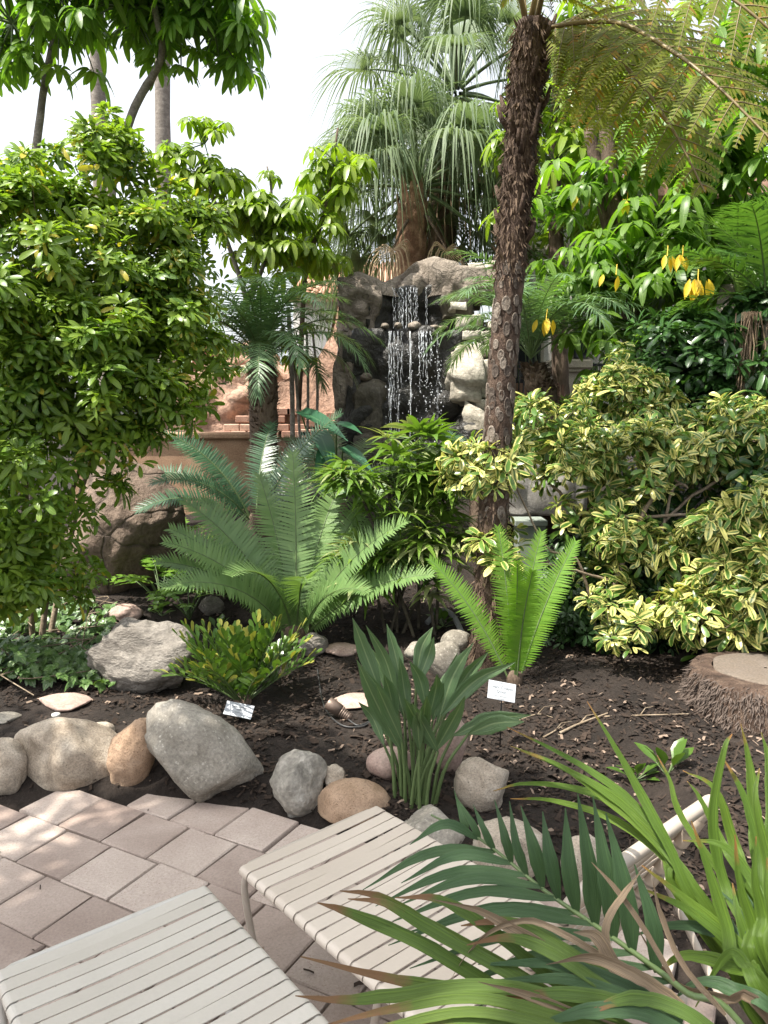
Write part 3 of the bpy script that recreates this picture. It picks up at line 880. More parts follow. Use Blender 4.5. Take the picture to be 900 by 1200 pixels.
SCH = [rosette(8, .165, .060, seed=s) for s in range(3)] + [rosette(7, .15, .056, elev=22, seed=5), rosette(9, .175, .062, elev=2, droop=.5, seed=6)]
SCH_ME = {}
def template_mesh(T, mat, key):
    k = (key, mat.name)
    if k not in SCH_ME:
        SCH_ME[k] = T.mesh('leaf_cluster', mat)
    return SCH_ME[k]

def shrub(name, label, cat, base, blobs, n, T, mat, scale=1.0, parts=300, stems=None, stem_mat=None, stem_r=0.03, up=0.7, fill=0.3, seed=1, group=None, pname='leaf_cluster', lumps=None, tilt=0.35, shells=(0.72, 1.18), cam_only=True):
    """blobs: (px, py, rx_px, ry_px, Y, rY_m [,weight])"""
    rs = np.random.default_rng(seed)
    base = np.asarray(base, float)
    root = thing(name, label, cat, base, group)
    mats, score, tid = [], [], []
    w = np.array([(b[2] * b[3]) * (b[6] if len(b) > 6 else 1.0) for b in blobs], float)
    w /= w.sum()
    cents = []
    for b, ww in zip(blobs, w):
        c = at(b[0], b[1], b[4])
        cents.append(c)
        R = np.array([b[2] * b[4] / FPX, b[5], b[3] * b[4] / FPX])
        k = int(round(ww * n))
        cnt = 0
        while cnt < k:
            d = unit(rs.normal(size=3))
            if d[1] > 0.55 and rs.random() < 0.75:
                continue
            q = rs.uniform(*shells) if rs.random() > fill else rs.uniform(0.35, 0.8)
            p = c + d * R * q
            if p[2] < terrain(p[0], p[1]) + 0.05:
                cnt += 1
                continue
            nrm = unit(d / R)
            ax = unit(nrm * (1 - up) * 1.2 + ZUP * up + rs.normal(size=3) * tilt)
            M = frame_z(ax, rs.uniform(0, 6.28), scale * rs.uniform(.72, 1.2), p - base)
            mats.append(M)
            tid.append(int(rs.integers(len(T))))
            score.append(np.linalg.norm(p - np.array([0, 0, CAM_H])) + (1 - q) * 1.0 * R.mean() * 2)
            cnt += 1
    if lumps:
        nl, rad, per = lumps
        for _ in range(nl):
            bi = int(rs.choice(len(blobs), p=w))
            b = blobs[bi]
            R = np.array([b[2] * b[4] / FPX, b[5], b[3] * b[4] / FPX])
            d = unit(rs.normal(size=3) + np.array([0, -.35, .15]))
            if d[1] > .5:
                continue
            p0 = cents[bi] + d * R * rs.uniform(.72, 1.12)
            h = unit(ZUP * .75 + d * .6)
            rr_ = rad * rs.uniform(.6, 1.3)
            for _k in range(max(3, int(per * rs.uniform(.6, 1.4)))):
                u = unit(h + rs.normal(size=3) * .62)
                p = p0 + u * rr_ * rs.uniform(.55, 1.15) * [1, 1, .75]
                if p[2] < terrain(p[0], p[1]) + .05:
                    continue
                ax = unit(u * .75 + ZUP * .25 + rs.normal(size=3) * .18)
                mats.append(frame_z(ax, rs.uniform(0, 6.28), scale * rs.choice((.62, .85, 1.0, 1.15, 1.38)), p - base))
                tid.append(int(rs.integers(len(T))))
                score.append(np.linalg.norm(p - np.array([0, 0, CAM_H])))
    order = np.argsort(score)
    front, rest = order[:parts], order[parts:]
    for i in front:
        part(pname, template_mesh(T[tid[i]], mat, id(T)* 10 + tid[i]), root, mats[i])
    if len(rest):
        big = MB()
        for k in range(len(T)):
            ms = [mats[i] for i in rest if tid[i] == k]
            if ms:
                big.add_many(T[k], ms)
        part('foliage', big.mesh('foliage', mat), root, kind='stuff')
    if stems is not None:
        for path, r0, r1 in stems:
            mb = MB()
            pts = spline([rel(p, base) for p in path], 14)
            pts[1:-1] += rs.normal(size=(12, 3)) * r0 * .25
            tube(mb, pts, np.linspace(r0, r1, 14), 7, jitter=.08)
            part('branch', mb.mesh('branch', stem_mat or M_stem), root)
    # thin twigs from blob centres to the clusters
    tw = MB()
    idx = rs.permutation(len(mats))[:min(len(mats), 160)]
    for i in idx:
        e = mats[i][:3, 3]
        c = min((rel(cc, base) for cc in cents), key=lambda q: np.linalg.norm(q - e))
        m = (c * .4 + e * .6) + np.array([0, 0, -.04])
        tube(tw, [c * .7 + e * .3, m, e], [.007 * scale, .005 * scale, .003 * scale], 4)
    part('twigs', tw.mesh('twigs', stem_mat or M_stem), root, kind='stuff')
    return root

def arch_pts(p0, az, el, L, bend, n=22, power=1.3, side=0.0):
    """Arching rachis: leaves p0 at azimuth/elevation (degrees), bends down by `bend` degrees along its length."""
    pts = [np.array(p0, float)]
    for i in range(n - 1):
        s = (i + .5) / (n - 1)
        e = math.radians(el - bend * s ** power)
        a = math.radians(az + side * s)
        pts.append(pts[-1] + np.array([math.cos(a) * math.cos(e), math.sin(a) * math.cos(e), math.sin(e)]) * L / (n - 1))
    return np.array(pts)

def pinnate(mb, pts, pairs, Lf, W, fwd=20, vee=0.2, droop=0.05, t0=0.1, rr=0.008, seg=3, cols=1, prof=needle, fold=0.0, jit=0.06, up=None, mi=0, mir=1, miss=0.0, curl=0.0):
    pts = np.asarray(pts)
    n = len(pts)
    T = np.gradient(pts, axis=0)
    T /= np.linalg.norm(T, axis=1)[:, None]
    upv = ZUP if up is None else np.asarray(up, float)
    tube(mb, pts, np.linspace(rr, rr * .25, n), 5, mir)
    tt = np.linspace(t0, 1.0, pairs)
    for t in tt:
        q = t * (n - 1)
        i = min(int(q), n - 2)
        f = q - i
        p = pts[i] * (1 - f) + pts[i + 1] * f
        Tn = unit(T[i] * (1 - f) + T[i + 1] * f)
        S = np.cross(Tn, upv)
        if np.linalg.norm(S) < 0.05:
            S = np.array([1.0, 0, 0])
        S = unit(S)
        Nn = unit(np.cross(S, Tn))
        L = Lf((t - t0) / (1 - t0))
        a = math.radians(fwd + 35 * max(0, t - .75) / .25)
        for sg in (-1, 1):
            if random.random() < miss:
                continue
            D = S * sg * math.cos(a) + Tn * math.sin(a) + Nn * vee + rng.normal(size=3) * jit
            blade(mb, p, D, Nn + rng.normal(size=3) * jit, L * random.uniform(.9, 1.08), W * (.55 + .45 * L / (Lf(.45) + 1e-9)), seg=seg, droop=droop * random.uniform(.6, 1.4), prof=prof, fold=fold, cols=cols, mi=mi, curl=curl)

def rosette_plant(name, label, cat, base, spec, leaf, rach, group=None, pname='frond', caudex=None, caudex_mat=None, **kw):
    """spec: (az, el, length, bend); each frond is one part."""
    root = thing(name, label, cat, base, group)
    longest = max(q[2] for q in spec)
    for s in spec:
        az, el, L, bend = s[:4]
        mb = MB()
        a = math.radians(az)
        off = np.array([math.cos(a), math.sin(a), 0]) * 0.03
        pts = arch_pts(off + np.array([0, 0, kw.get('lift', 0.0)]), az, el, L, bend, side=random.uniform(-10, 10))
        k = {q: v for q, v in kw.items() if q not in ('lift', 'Lmax', 'shape')}
        Lm, shape = kw['Lmax'], kw.get('shape', 0.55)
        pinnate(mb, pts, Lf=lambda t: Lm * (L / longest) ** .5 * max(.12, math.sin(math.pi * (.10 + .84 * t))) ** shape, **k)
        part(pname, mb.mesh(pname, [leaf, rach]), root)
    if caudex:
        mb = MB()
        tube(mb, [(0, 0, -.1), (0, 0, caudex[1] * .4), (0, 0, caudex[1] * .8), (0, 0, caudex[1])], [caudex[0] * .9, caudex[0], caudex[0] * .85, caudex[0] * .3], 12, jitter=.12, cap=True)
        part('caudex', mb.mesh('caudex', caudex_mat or M_bark_brown), root)
    return root

def trunk_mesh(pts, radii, mat, ns=14, jitter=.04, rings=0):
    mb = MB()
    n = len(pts) * 6
    P = spline(pts, n)
    R = np.interp(np.linspace(0, 1, n), np.linspace(0, 1, len(radii)), radii)
    R = R * (1 + rng.normal(size=n) * jitter * .5)
    tube(mb, P, R, ns, jitter=jitter, cap=True)
    return mb.mesh('trunk', mat)

WH = {}
def whorl_mesh(key, mat):
    k = (key, mat.name)
    if k not in WH:
        n, L, W, seed = key
        WH[k] = whorl(n, L, W, seed).mesh('leaf_whorl', mat)
    return WH[k]

def umbrella_tree(name, label, trunks, heads, mat, bark, Lw=0.28, Ww=0.085, nl=9, group=None, seed=0, cat='tree', base=None, yellow=(), trunk_ns=10):
    """trunks: list of (world pts, radii); heads: (centre, n whorls, petiole length, up bias [, scale])."""
    rs = np.random.default_rng(seed)
    base = np.asarray(trunks[0][0][0] if base is None else base, float)
    root = thing(name, label, cat, base, group)
    for P, R in trunks:
        part('trunk', trunk_mesh([rel(p, base) for p in P], R, bark, trunk_ns), root)
    for h in heads:
        c, n, pl, upb = h[:4]
        sc = h[4] if len(h) > 4 else 1.0
        pet = MB()
        for i in range(n):
            d = rs.normal(size=3)
            d[2] = abs(d[2]) * upb if rs.random() < .72 else d[2]
            d = unit(d)
            L = pl * rs.uniform(.55, 1.1)
            e = c + d * L + np.array([0, 0, -.12 * L])
            tube(pet, [rel(c, base), rel(c * .5 + e * .5 + np.array([0, 0, .10 * L]), base), rel(e, base)], [.011 * sc, .009 * sc, .006 * sc], 5)
            m = L_yellow if any(np.linalg.norm(e - y) < 0.0 for y in yellow) else mat
            key = (nl + int(rs.integers(-1, 2)), Lw, Ww, int(rs.integers(4)))
            ax = unit(ZUP + d * .25 + rs.normal(size=3) * .12)
            part('leaf_whorl', whorl_mesh(key, m), root, frame_z(ax, rs.uniform(0, 6.28), sc * rs.uniform(.75, 1.15), rel(e, base)))
        part('petioles', pet.mesh('petioles', M_petiole), root, kind='stuff')
    return root

def fan_leaf(mb, p0, d, petL, R, nseg=54, spread=240, mi=0, mip=1, hang=0.8, cup=0.25, w=0.028):
    """Fan palm leaf in world axes: petiole from p0 along d (sagging), then drooping segments."""
    d = unit(d)
    pts = [p0 + d * petL * t - ZUP * petL * .22 * t * t for t in np.linspace(0, 1, 7)]
    tube(mb, pts, np.linspace(.032, .014, 7), 5, mip)
    T = unit(pts[-1] - pts[-2])
    S = np.cross(T, ZUP)
    S = unit(S) if np.linalg.norm(S) > .05 else np.array([1.0, 0, 0])
    Nn = unit(np.cross(S, T))
    hub = pts[-1]
    for i in range(nseg):
        a = math.radians((i / (nseg - 1) - .5) * spread)
        D = T * math.cos(a) + S * math.sin(a) + Nn * cup * abs(math.sin(a))
        L = R * (0.72 + 0.28 * math.cos(a * .8)) * random.uniform(.82, 1.1)
        t = np.linspace(0, 1, 8)
        D = unit(D)
        c = hub + np.outer(t * L, D)
        g = np.clip(t - .33, 0, 1)
        drop = hang * L * g ** 1.4 * 1.9 * random.uniform(.45, 1.35)
        c = c - np.outer(g ** 1.4 * L * .55 * hang, D * [1, 1, .3]) - np.outer(drop, ZUP)
        c = c + np.outer(g ** 1.3 * L * .5, S * random.gauss(0, .22) + T * random.gauss(0, .18))
        Sg = unit(np.cross(D, Nn))
        wd = (w * .5 * np.where(t < .5, .35 + 1.3 * t, np.clip(2.05 * (1.02 - t), .04, 1)))[:, None]
        V = np.stack([c - Sg * wd, c + Nn * .35 * wd * (1 if i % 2 else -1), c + Sg * wd], 1).reshape(-1, 3)
        U = np.stack([np.stack([np.full(8, q), t], 1) for q in (0, .5, 1)], 1).reshape(-1, 2)
        mb.add(V, grid_faces(8, 3), U, mi)

def strip_leaf(mb, ctrl, width, prof=strap, fold=0.25, n=14, mi=0, face=None, twist=0.0, cols=7, wavy=0.06):
    """Blade following control points; its face turned to `face`."""
    P = spline(ctrl, n)
    T = np.gradient(P, axis=0)
    T /= np.linalg.norm(T, axis=1)[:, None]
    t = np.linspace(0, 1, n)
    V, U = [], []
    for i in range(n):
        f = np.array([0, -.6, .8]) if face is None else np.asarray(face, float)
        S = unit(np.cross(T[i], f))
        Nn = unit(np.cross(S, T[i]))
        a = twist * t[i]
        S, Nn = S * math.cos(a) + Nn * math.sin(a), Nn * math.cos(a) - S * math.sin(a)
        w = width * .5 * float(prof(np.array(t[i])))
        wa, wb = w * (1 + random.gauss(0, wavy)), w * (1 + random.gauss(0, wavy))
        for c in range(cols):
            u = c / (cols - 1) * 2 - 1
            V.append(P[i] + S * u * (wa if u < 0 else wb) + Nn * w * (fold * abs(u) + (.07 if c % 2 else -.07)))
            U.append(((u + 1) / 2, t[i]))
    mb.add(V, grid_faces(n, cols), U, mi)

# ================================================================ BUILDINGS AND WALLS BEHIND
def wblock(name, parent, base, x0, y0, x1, y1, Y, depth, mat, seed, rough=0.06, cuts=14, rnd=0.12, bulge=0.0):
    """Rough rock block filling the given outline at depth Y (front face), displaced in all directions."""
    A, B = at(x0, y1, Y), at(x1, y0, Y)
    w, h = B[0] - A[0], B[2] - A[2]
    bm = bmesh.new()
    bmesh.ops.create_cube(bm, size=1.0)
    bmesh.ops.subdivide_edges(bm, edges=bm.edges[:], cuts=cuts, use_grid_fill=True)
    off = Vector((seed * 2.3, seed * 1.7, seed * .9))
    for v in bm.verts:
        p = v.co
        s = Vector((p.x, p.y, p.z))
        l = max(abs(s.x), abs(s.y), abs(s.z))
        if l > 0:
            r = s.normalized() * .62
            s = s.lerp(r, rnd * 2)
        q = Vector((s.x * w, s.y * depth, s.z * h))
        k = mnoise.noise(q * 1.3 + off) * rough * 2 + mnoise.noise(q * 3.4 + off) * rough + mnoise.noise(q * 9 + off) * rough * .35
        k -= max(0, 1 - abs(mnoise.noise(q * 2.1 + off * 3)) * 5) * rough * 1.3
        # ledges: quantised strata
        st = math.floor((q.z + mnoise.noise(q * .8 + off) * .25) / .28)
        k += (mnoise.noise(Vector((st * 3.7, seed, 0))) * .8) * rough
        n = Vector((p.x * abs(p.x), p.y * abs(p.y), p.z * abs(p.z))).normalized()
        v.co = q + n * k
        if bulge and p.z > .3:
            v.co.y -= bulge * (p.z - .3)
    me = bpy.data.meshes.new(name)
    bm.to_mesh(me)
    bm.free()
    me.polygons.foreach_set('use_smooth', [True] * len(me.polygons))
    me.materials.append(mat)
    c = (A + B) / 2 + np.array([0, depth / 2, 0])
    M = np.eye(4)
    M[:3, 3] = c - base
    return part(name, me, parent, M)

# ---- pale stucco building on the right
bb = at(690, 470, 13.5); bb[2] = float(terrain(bb[0], bb[1]))
bld = thing('stucco_building', 'white stucco building with dark windows behind the right-hand trees', 'building', bb)
def bpart(name, mat, x0, y0, x1, y1, Y, depth, parent=bld, bs=None, **k):
    A, B = at(x0, y1, Y), at(x1, y0, Y)
    mb = MB()
    box(mb, rel((A + B) / 2 + np.array([0, depth / 2, 0]), bb if bs is None else bs), (B[0] - A[0], depth, B[2] - A[2]), **k)
    return part(name, mb.mesh(name, mat, smooth=False), parent)
bpart('wall', M_stucco_white, 585, 230, 1000, 520, 13.5, .4)
bpart('cornice', M_stucco_cream, 585, 285, 1000, 297, 13.34, .155)
bpart('roof', M_roof_tile, 575, 205, 1010, 229, 13.2, 1.2)
for x0, x1, y0, y1 in ((602, 634, 390, 470), (672, 690, 375, 420), (745, 775, 370, 440), (820, 850, 370, 430)):
    f = bpart('window', M_stucco_cream, x0 - 4, y0 - 4, x1 + 4, y1 + 4, 13.46, .037)
    A, B = at(x0, y1, 13.44), at(x1, y0, 13.44)
    mb = MB()
    box(mb, rel((A + B) / 2, bb), (B[0] - A[0], .03, B[2] - A[2]))
    part('pane', mb.mesh('pane', M_glass_dark, smooth=False), f)
pb = at(668, 520, 11.0); pb[2] = float(terrain(pb[0], pb[1]))
pil = thing('garden_pillar', 'cream stucco pillar with moulded cap beside the leaning palm', 'pillar', pb)
bpart('shaft', M_stucco_cream, 651, 434, 689, 560, 11.0, .5, pil, pb)
bpart('cap', M_stucco_cream, 645, 421, 695, 432, 10.93, .64, pil, pb, bev=.02)
bpart('moulding', M_stucco_cream, 648, 428, 692, 436, 10.96, .58, pil, pb, bev=.01)
rb = at(615, 500, 11.3); rb[2] = float(terrain(rb[0], rb[1]))
rail = thing('iron_railing', 'black iron railing beside the cream pillar', 'railing', rb)
bpart('rail', M_iron, 588, 424, 650, 427, 11.3, .04, rail, rb)
for x in np.linspace(590, 648, 13):
    bpart('baluster', M_iron, x - .7, 424, x + .7, 475, 11.31, .018, rail, rb)
rb2 = at(770, 500, 12.0); rb2[2] = float(terrain(rb2[0], rb2[1]))
rail2 = thing('iron_railing', 'black iron railing glimpsed through the dark schefflera', 'railing', rb2)
bpart('rail', M_iron, 690, 426, 860, 429, 12.0, .04, rail2, rb2)
for x in np.linspace(692, 858, 34):
    bpart('baluster', M_iron, x - .7, 427, x + .7, 490, 12.01, .018, rail2, rb2)
fb = at(630, 520, 10.2); fb[2] = float(terrain(fb[0], fb[1]))
fen = thing('wooden_fence', 'low brown wooden fence between the rockwork and the pillar', 'fence', fb)
for x in np.arange(597, 660, 5.4):
    bpart('plank', M_wood_fence, x, 450 + random.uniform(-2, 2), x + 4.9, 520, 10.2, .03, fen, fb)

# ---- house with tiled roof at the back left
hb = at(330, 420, 17.5); hb[2] = float(terrain(hb[0], hb[1]))
house = thing('tiled_house', 'house with terracotta tiled roof behind the waterfall rockwork', 'house', hb)
def hpart(name, mat, x0, y0, x1, y1, Y, depth, parent=house):
    return bpart(name, mat, x0, y0, x1, y1, Y, depth, parent, hb)
hpart('wall', M_stucco_white, 345, 350, 470, 470, 17.5, 3.0)
A0 = at(345, 350, 17.2); A1 = at(420, 350, 17.2); B0 = at(352, 306, 19.0); B1 = at(470, 306, 19.0)
e0, e1 = at(335, 348, 17.2), at(480, 348, 17.2)
t0_, t1_ = at(372, 312, 19.2), at(480, 312, 19.2)
mb = MB()
mb.add([rel(p, hb) for p in (e0, e1, t1_, t0_)] + [rel(p, hb) - [0, 0, .1] for p in (e0, e1, t1_, t0_)], [(0, 1, 2, 3), (7, 6, 5, 4), (0, 4, 5, 1), (1, 5, 6, 2), (2, 6, 7, 3), (3, 7, 4, 0)])
rf = part('roof', mb.mesh('roof', M_roof_tile, smooth=False), house)
for i in range(16):
    f = (i + .5) / 16
    a = rel(e0 * (1 - f) + e1 * f, hb); b = rel(t0_ * (1 - f) + t1_ * f, hb)
    mb = MB()
    pts = [a * (1 - q) + b * q + np.array([0, 0, .04]) for q in np.linspace(-.02, 1, 12)]
    tube(mb, pts, [.085 if j % 2 == 0 else .068 for j in range(12)], 7)
    part('tile_row', mb.mesh('tile_row', M_roof_tile), rf)

# ---- orange planter wall
wb = at(225, 560, 8.6); wb[2] = float(terrain(wb[0], wb[1]))
ow = thing('garden_wall', 'low orange stucco planter wall behind the dark boulder', 'wall', wb)
bpart('wall_body', M_stucco_orange, 90, 514, 300, 640, 8.6, .3, ow, wb)
bpart('coping', M_stucco_orange, 88, 507, 302, 515, 8.55, .4, ow, wb, bev=.02)

# ---- red rockwork wall, with a ramp sweeping up to the waterfall
rwb = at(330, 500, 10.6); rwb[2] = float(terrain(rwb[0], rwb[1]))
rw = thing('red_rock_wall', 'curved terracotta artificial rock wall left of the waterfall', 'rock wall', rwb)
wblock('rock_face', rw, rwb, 180, 432, 400, 560, 10.6, 1.2, M_red_rock, 11, .08, 26, .05)
wblock('rock_face', rw, rwb, 200, 395, 312, 470, 11.3, 1.0, M_red_rock, 12, .12, 18, .14)
ramp_pts = [(318, 452), (345, 440), (368, 424), (384, 398), (393, 365), (402, 340), (425, 338), (425, 560), (318, 560)]
bm = bmesh.new()
top = spline([at(x, y, 10.5) for x, y in ramp_pts[:7]], 30)
mb = MB()
V = []
for i, p in enumerate(top):
    for j, z in enumerate(np.linspace(0, 1, 14)):
        q = p * 1.0
        q[2] = p[2] * (1 - z) + 0.4 * z
        kk = mnoise.noise(Vector(q) * 1.6) * .10 + mnoise.noise(Vector(q) * 4) * .04
        V.append(rel(q + np.array([0, -.22 * math.sin(z * 2.2) - kk, 0]), rwb))
mb.add(V, grid_faces(30, 14))
V2 = []
for i, p in enumerate(top):
    for j in range(4):
        q = p + np.array([0, j * .25, -.02 * j * j])
        V2.append(rel(q, rwb))
mb.add(V2, grid_faces(30, 4))
bm.free()
part('ramp', mb.mesh('ramp', M_red_rock), rw)
# brick ledges
for row, (yy, xs, Y) in enumerate([(497, (262, 281, 301, 322, 341), 10.25), (487, (276, 318), 10.3), (505, (252, 270, 290, 310, 330, 348), 10.2), (478, (322, 336), 10.32), (503, (352, 372, 392), 10.2), (492, (358, 378), 10.25), (483, (382, 396), 10.3)]):
    for x in xs:
        bpart('brick', M_brick_red, x, yy, x + 17.5 + random.uniform(-2, 1), yy + 8.5, Y, .3, rw, rwb, bev=.012)
mb = MB()
bpart('lawn_edge', M_red_rock, 330, 420, 396, 430, 12.5, .3, rw, rwb)

# ================================================================ WATERFALL
fbz = at(485, 560, 9.6); fbz[2] = float(terrain(fbz[0], fbz[1]))
wf = thing('rock_waterfall', 'artificial rock waterfall with dark wet face and thin water streams', 'waterfall', fbz)
wblock('rock_column', wf, fbz, 400, 330, 442, 402, 9.46, 1.1, M_fall_rock, 21, .09, 22, .05)
ridge = spline([at(x, y, 9.55) for x, y in ((396, 352), (402, 328), (416, 319), (434, 320), (450, 326), (468, 319), (488, 304), (512, 297), (532, 301), (548, 314), (560, 318), (576, 306), (600, 308))], 70)
mb = MB()
V = []
for p in ridge:
    zb = at(450, 344, 9.55)[2] if p[0] > at(441, 0, 9.55)[0] else at(450, 372, 9.55)[2]
    for j, f in enumerate(np.linspace(0, 1, 26)):
        if f < .6:                                  # front face, rising and leaning back
            g = f / .6
            q = np.array([p[0], 9.50 + .42 * g ** 2.2, zb + (p[2] - zb) * math.sin(g * math.pi / 2)])
        else:                                       # rounded top running back
            g = (f - .6) / .4
            q = np.array([p[0], 9.92 + g * 1.1, p[2] - .25 * g * g])
        w_ = Vector(q)
        kk = mnoise.noise(w_ * 1.5) * .10 + mnoise.noise(w_ * 3.6) * .07 + mnoise.noise(w_ * 9) * .025 - max(0, 1 - abs(mnoise.noise(w_ * 1.9 + Vector((7, 3, 1)))) * 6) * .10
        V.append(rel(q + np.array([0, -kk, kk * .6]), fbz))
mb.add(V, grid_faces(70, 26))
part('rock_ridge', mb.mesh('rock_ridge', M_fall_rock), wf)
wblock('rock_column', wf, fbz, 393, 385, 411, 560, 9.40, 1.1, M_fall_rock, 20, .06, 18, .10)
wblock('wet_wall', wf, fbz, 430, 337, 548, 400, 9.58, .9, M_fall_wet_shade, 22, .09, 28, .03)
wblock('wet_wall', wf, fbz, 406, 388, 548, 660, 9.36, .9, M_fall_wet_shade, 23, .10, 34, .03)
wblock('cap_rock', wf, fbz, 520, 312, 572, 352, 9.50, 1.0, M_fall_rock, 27, .05, 14, .09)
wblock('cap_rock', wf, fbz, 546, 304, 600, 345, 9.75, 1.1, M_fall_pale, 28, .08, 14, .14)
wblock('cap_rock', wf, fbz, 518, 346, 556, 374, 9.46, .8, M_fall_mid, 29, .05, 12, .08)
wblock('rock_shelf', wf, fbz, 412, 450, 448, 600, 9.22, .5, M_fall_mid, 30, .06, 16, .10)
wblock('rock_shelf', wf, fbz, 414, 508, 462, 600, 9.12, .5, M_fall_mid, 31, .07, 14, .12)
wblock('pale_rock', wf, fbz, 526, 398, 562, 470, 9.24, .8, M_fall_pale, 33, .07, 18, .08)
wblock('pale_rock', wf, fbz, 540, 464, 592, 526, 9.18, .8, M_fall_pale, 34, .09, 18, .18)
wblock('shaded_rock', wf, fbz, 520, 490, 596, 640, 9.12, .7, M_fall_wet_shade, 36, .09, 18, .12)  # darkness below the pale rocks, painted as a near-black block
k = 40
for (x0, y0, x1, y1) in ((536, 372, 552, 388), (552, 368, 568, 384), (568, 370, 588, 388), (540, 386, 564, 400), (562, 386, 590, 404), (556, 402, 574, 420), (572, 402, 596, 424), (556, 420, 578, 446), (576, 422, 598, 446), (558, 444, 580, 470), (578, 446, 600, 474), (576, 472, 602, 500), (526, 352, 548, 364)):
    wblock('stone', wf, fbz, x0 + .5, y0 + .5, x1 - .5, y1 - .5, 9.35 + random.uniform(-.06, .06), .6, M_fall_pale, k, .035, 7, .10)
    k += 1
for (x0, y0, x1, y1) in ((462, 377, 472, 385), (478, 376, 494, 387), (503, 380, 516, 387), (514, 381, 526, 387), (422, 436, 436, 447), (446, 378, 456, 385)):
    A, B = at(x0, y1, 9.34), at(x1, y0, 9.34)
    me = rock_mesh('pebble', (B[0] - A[0], .2, B[2] - A[2]), M_fall_rock, k, sub=3, facets=4)
    M = np.eye(4); M[:3, 3] = rel((A + B) / 2 + np.array([0, .05, 0]), fbz)
    part('pebble', me, wf, M)
    k += 1
# water
def stream(x, y0, y1, Y, r, wob=.02):
    mb = MB()
    n = 40
    P = np.array([at(x, y0 + (y1 - y0) * t, Y) for t in np.linspace(0, 1, n)])
    s = random.uniform(0, 50)
    for i in range(n):
        P[i, 0] += mnoise.noise(Vector((s, i * .25, 0))) * wob
        P[i, 1] += mnoise.noise(Vector((s + 9, i * .25, 0))) * wob - .10 * (i / n) ** .5
    R = [r * max(.15, .75 + 1.1 * mnoise.noise(Vector((s + 3, i * .55, 1)))) for i in range(n)]
    tube(mb, [rel(p, fbz) for p in P], R, 5, cap=True)
    part('water_stream', mb.mesh('water_stream', M_water), wf)
for x, r in ((461, .008), (468, .006), (472, .016), (476, .010), (481, .014), (485, .009), (500, .007), (487.5, .006)):
    stream(x, 337, 386, 9.50, r * .42)
    stream(x + random.uniform(-2, 2), 337, 386, 9.49, r * .25)
for x, y1, r in ((456, 500, .010), (458.5, 520, .014), (461, 470, .008), (467, 520, .009), (470, 455, .007), (480.5, 530, .016), (481.5, 480, .008), (491, 440, .011), (496, 425, .014), (500, 452, .010), (505, 420, .009), (512, 500, .007), (494, 412, .016)):
    stream(x, 388, y1, 9.26, r * .42)
    stream(x + random.uniform(-2, 2), 388, y1 + random.uniform(-30, 20), 9.25, r * .24)
drop = MB()
for i in range(420):
    x = random.choice((456, 461, 467, 480, 488, 494, 500, 506, 512, 516)) + random.gauss(0, 3.2)
    y = 400 + 150 * random.random() ** .8
    p = rel(at(x, y, 9.16 + random.uniform(-.1, .1)), fbz)
    r = random.uniform(.002, .0075)
    tube(drop, [p, p - [0, 0, r * random.uniform(1.0, 4)]], r, 4, cap=True)
part('water_drops', drop.mesh('water_drops', M_water), wf, kind='stuff')

# concrete ledge and utility box behind the variegated shrub
lb = at(632, 600, 7.6)
led = thing('stone_ledge', 'flat grey concrete ledge under the variegated shrub', 'ledge', (lb[0], lb[1], float(terrain(lb[0], lb[1]))))
wblock('slab', led, np.array([lb[0], lb[1], float(terrain(lb[0], lb[1]))]), 570, 545, 690, 606, 7.5, 1.2, M_concrete, 61, .03, 14, .06)
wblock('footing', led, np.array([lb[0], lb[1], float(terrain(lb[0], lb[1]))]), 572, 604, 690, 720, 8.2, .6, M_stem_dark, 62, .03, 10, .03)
ub = ground(618, 700)
ub = at(622, 690, 6.4); ub[2] = float(terrain(ub[0], ub[1]))
ubx = thing('utility_box', 'small grey-green utility box behind the young cycad', 'box', ub)
bpart('body', M_box_grey, 606, 614, 640, 700, 6.4, .22, ubx, ub, bev=.008)
bpart('lid', M_box_grey, 604, 610, 642, 617, 6.37, .27, ubx, ub, bev=.006)

# ================================================================ TREES AND PALMS BEHIND
def gpt(px, py, Y):
    p = at(px, py, Y); p[2] = float(terrain(p[0], p[1])); return p

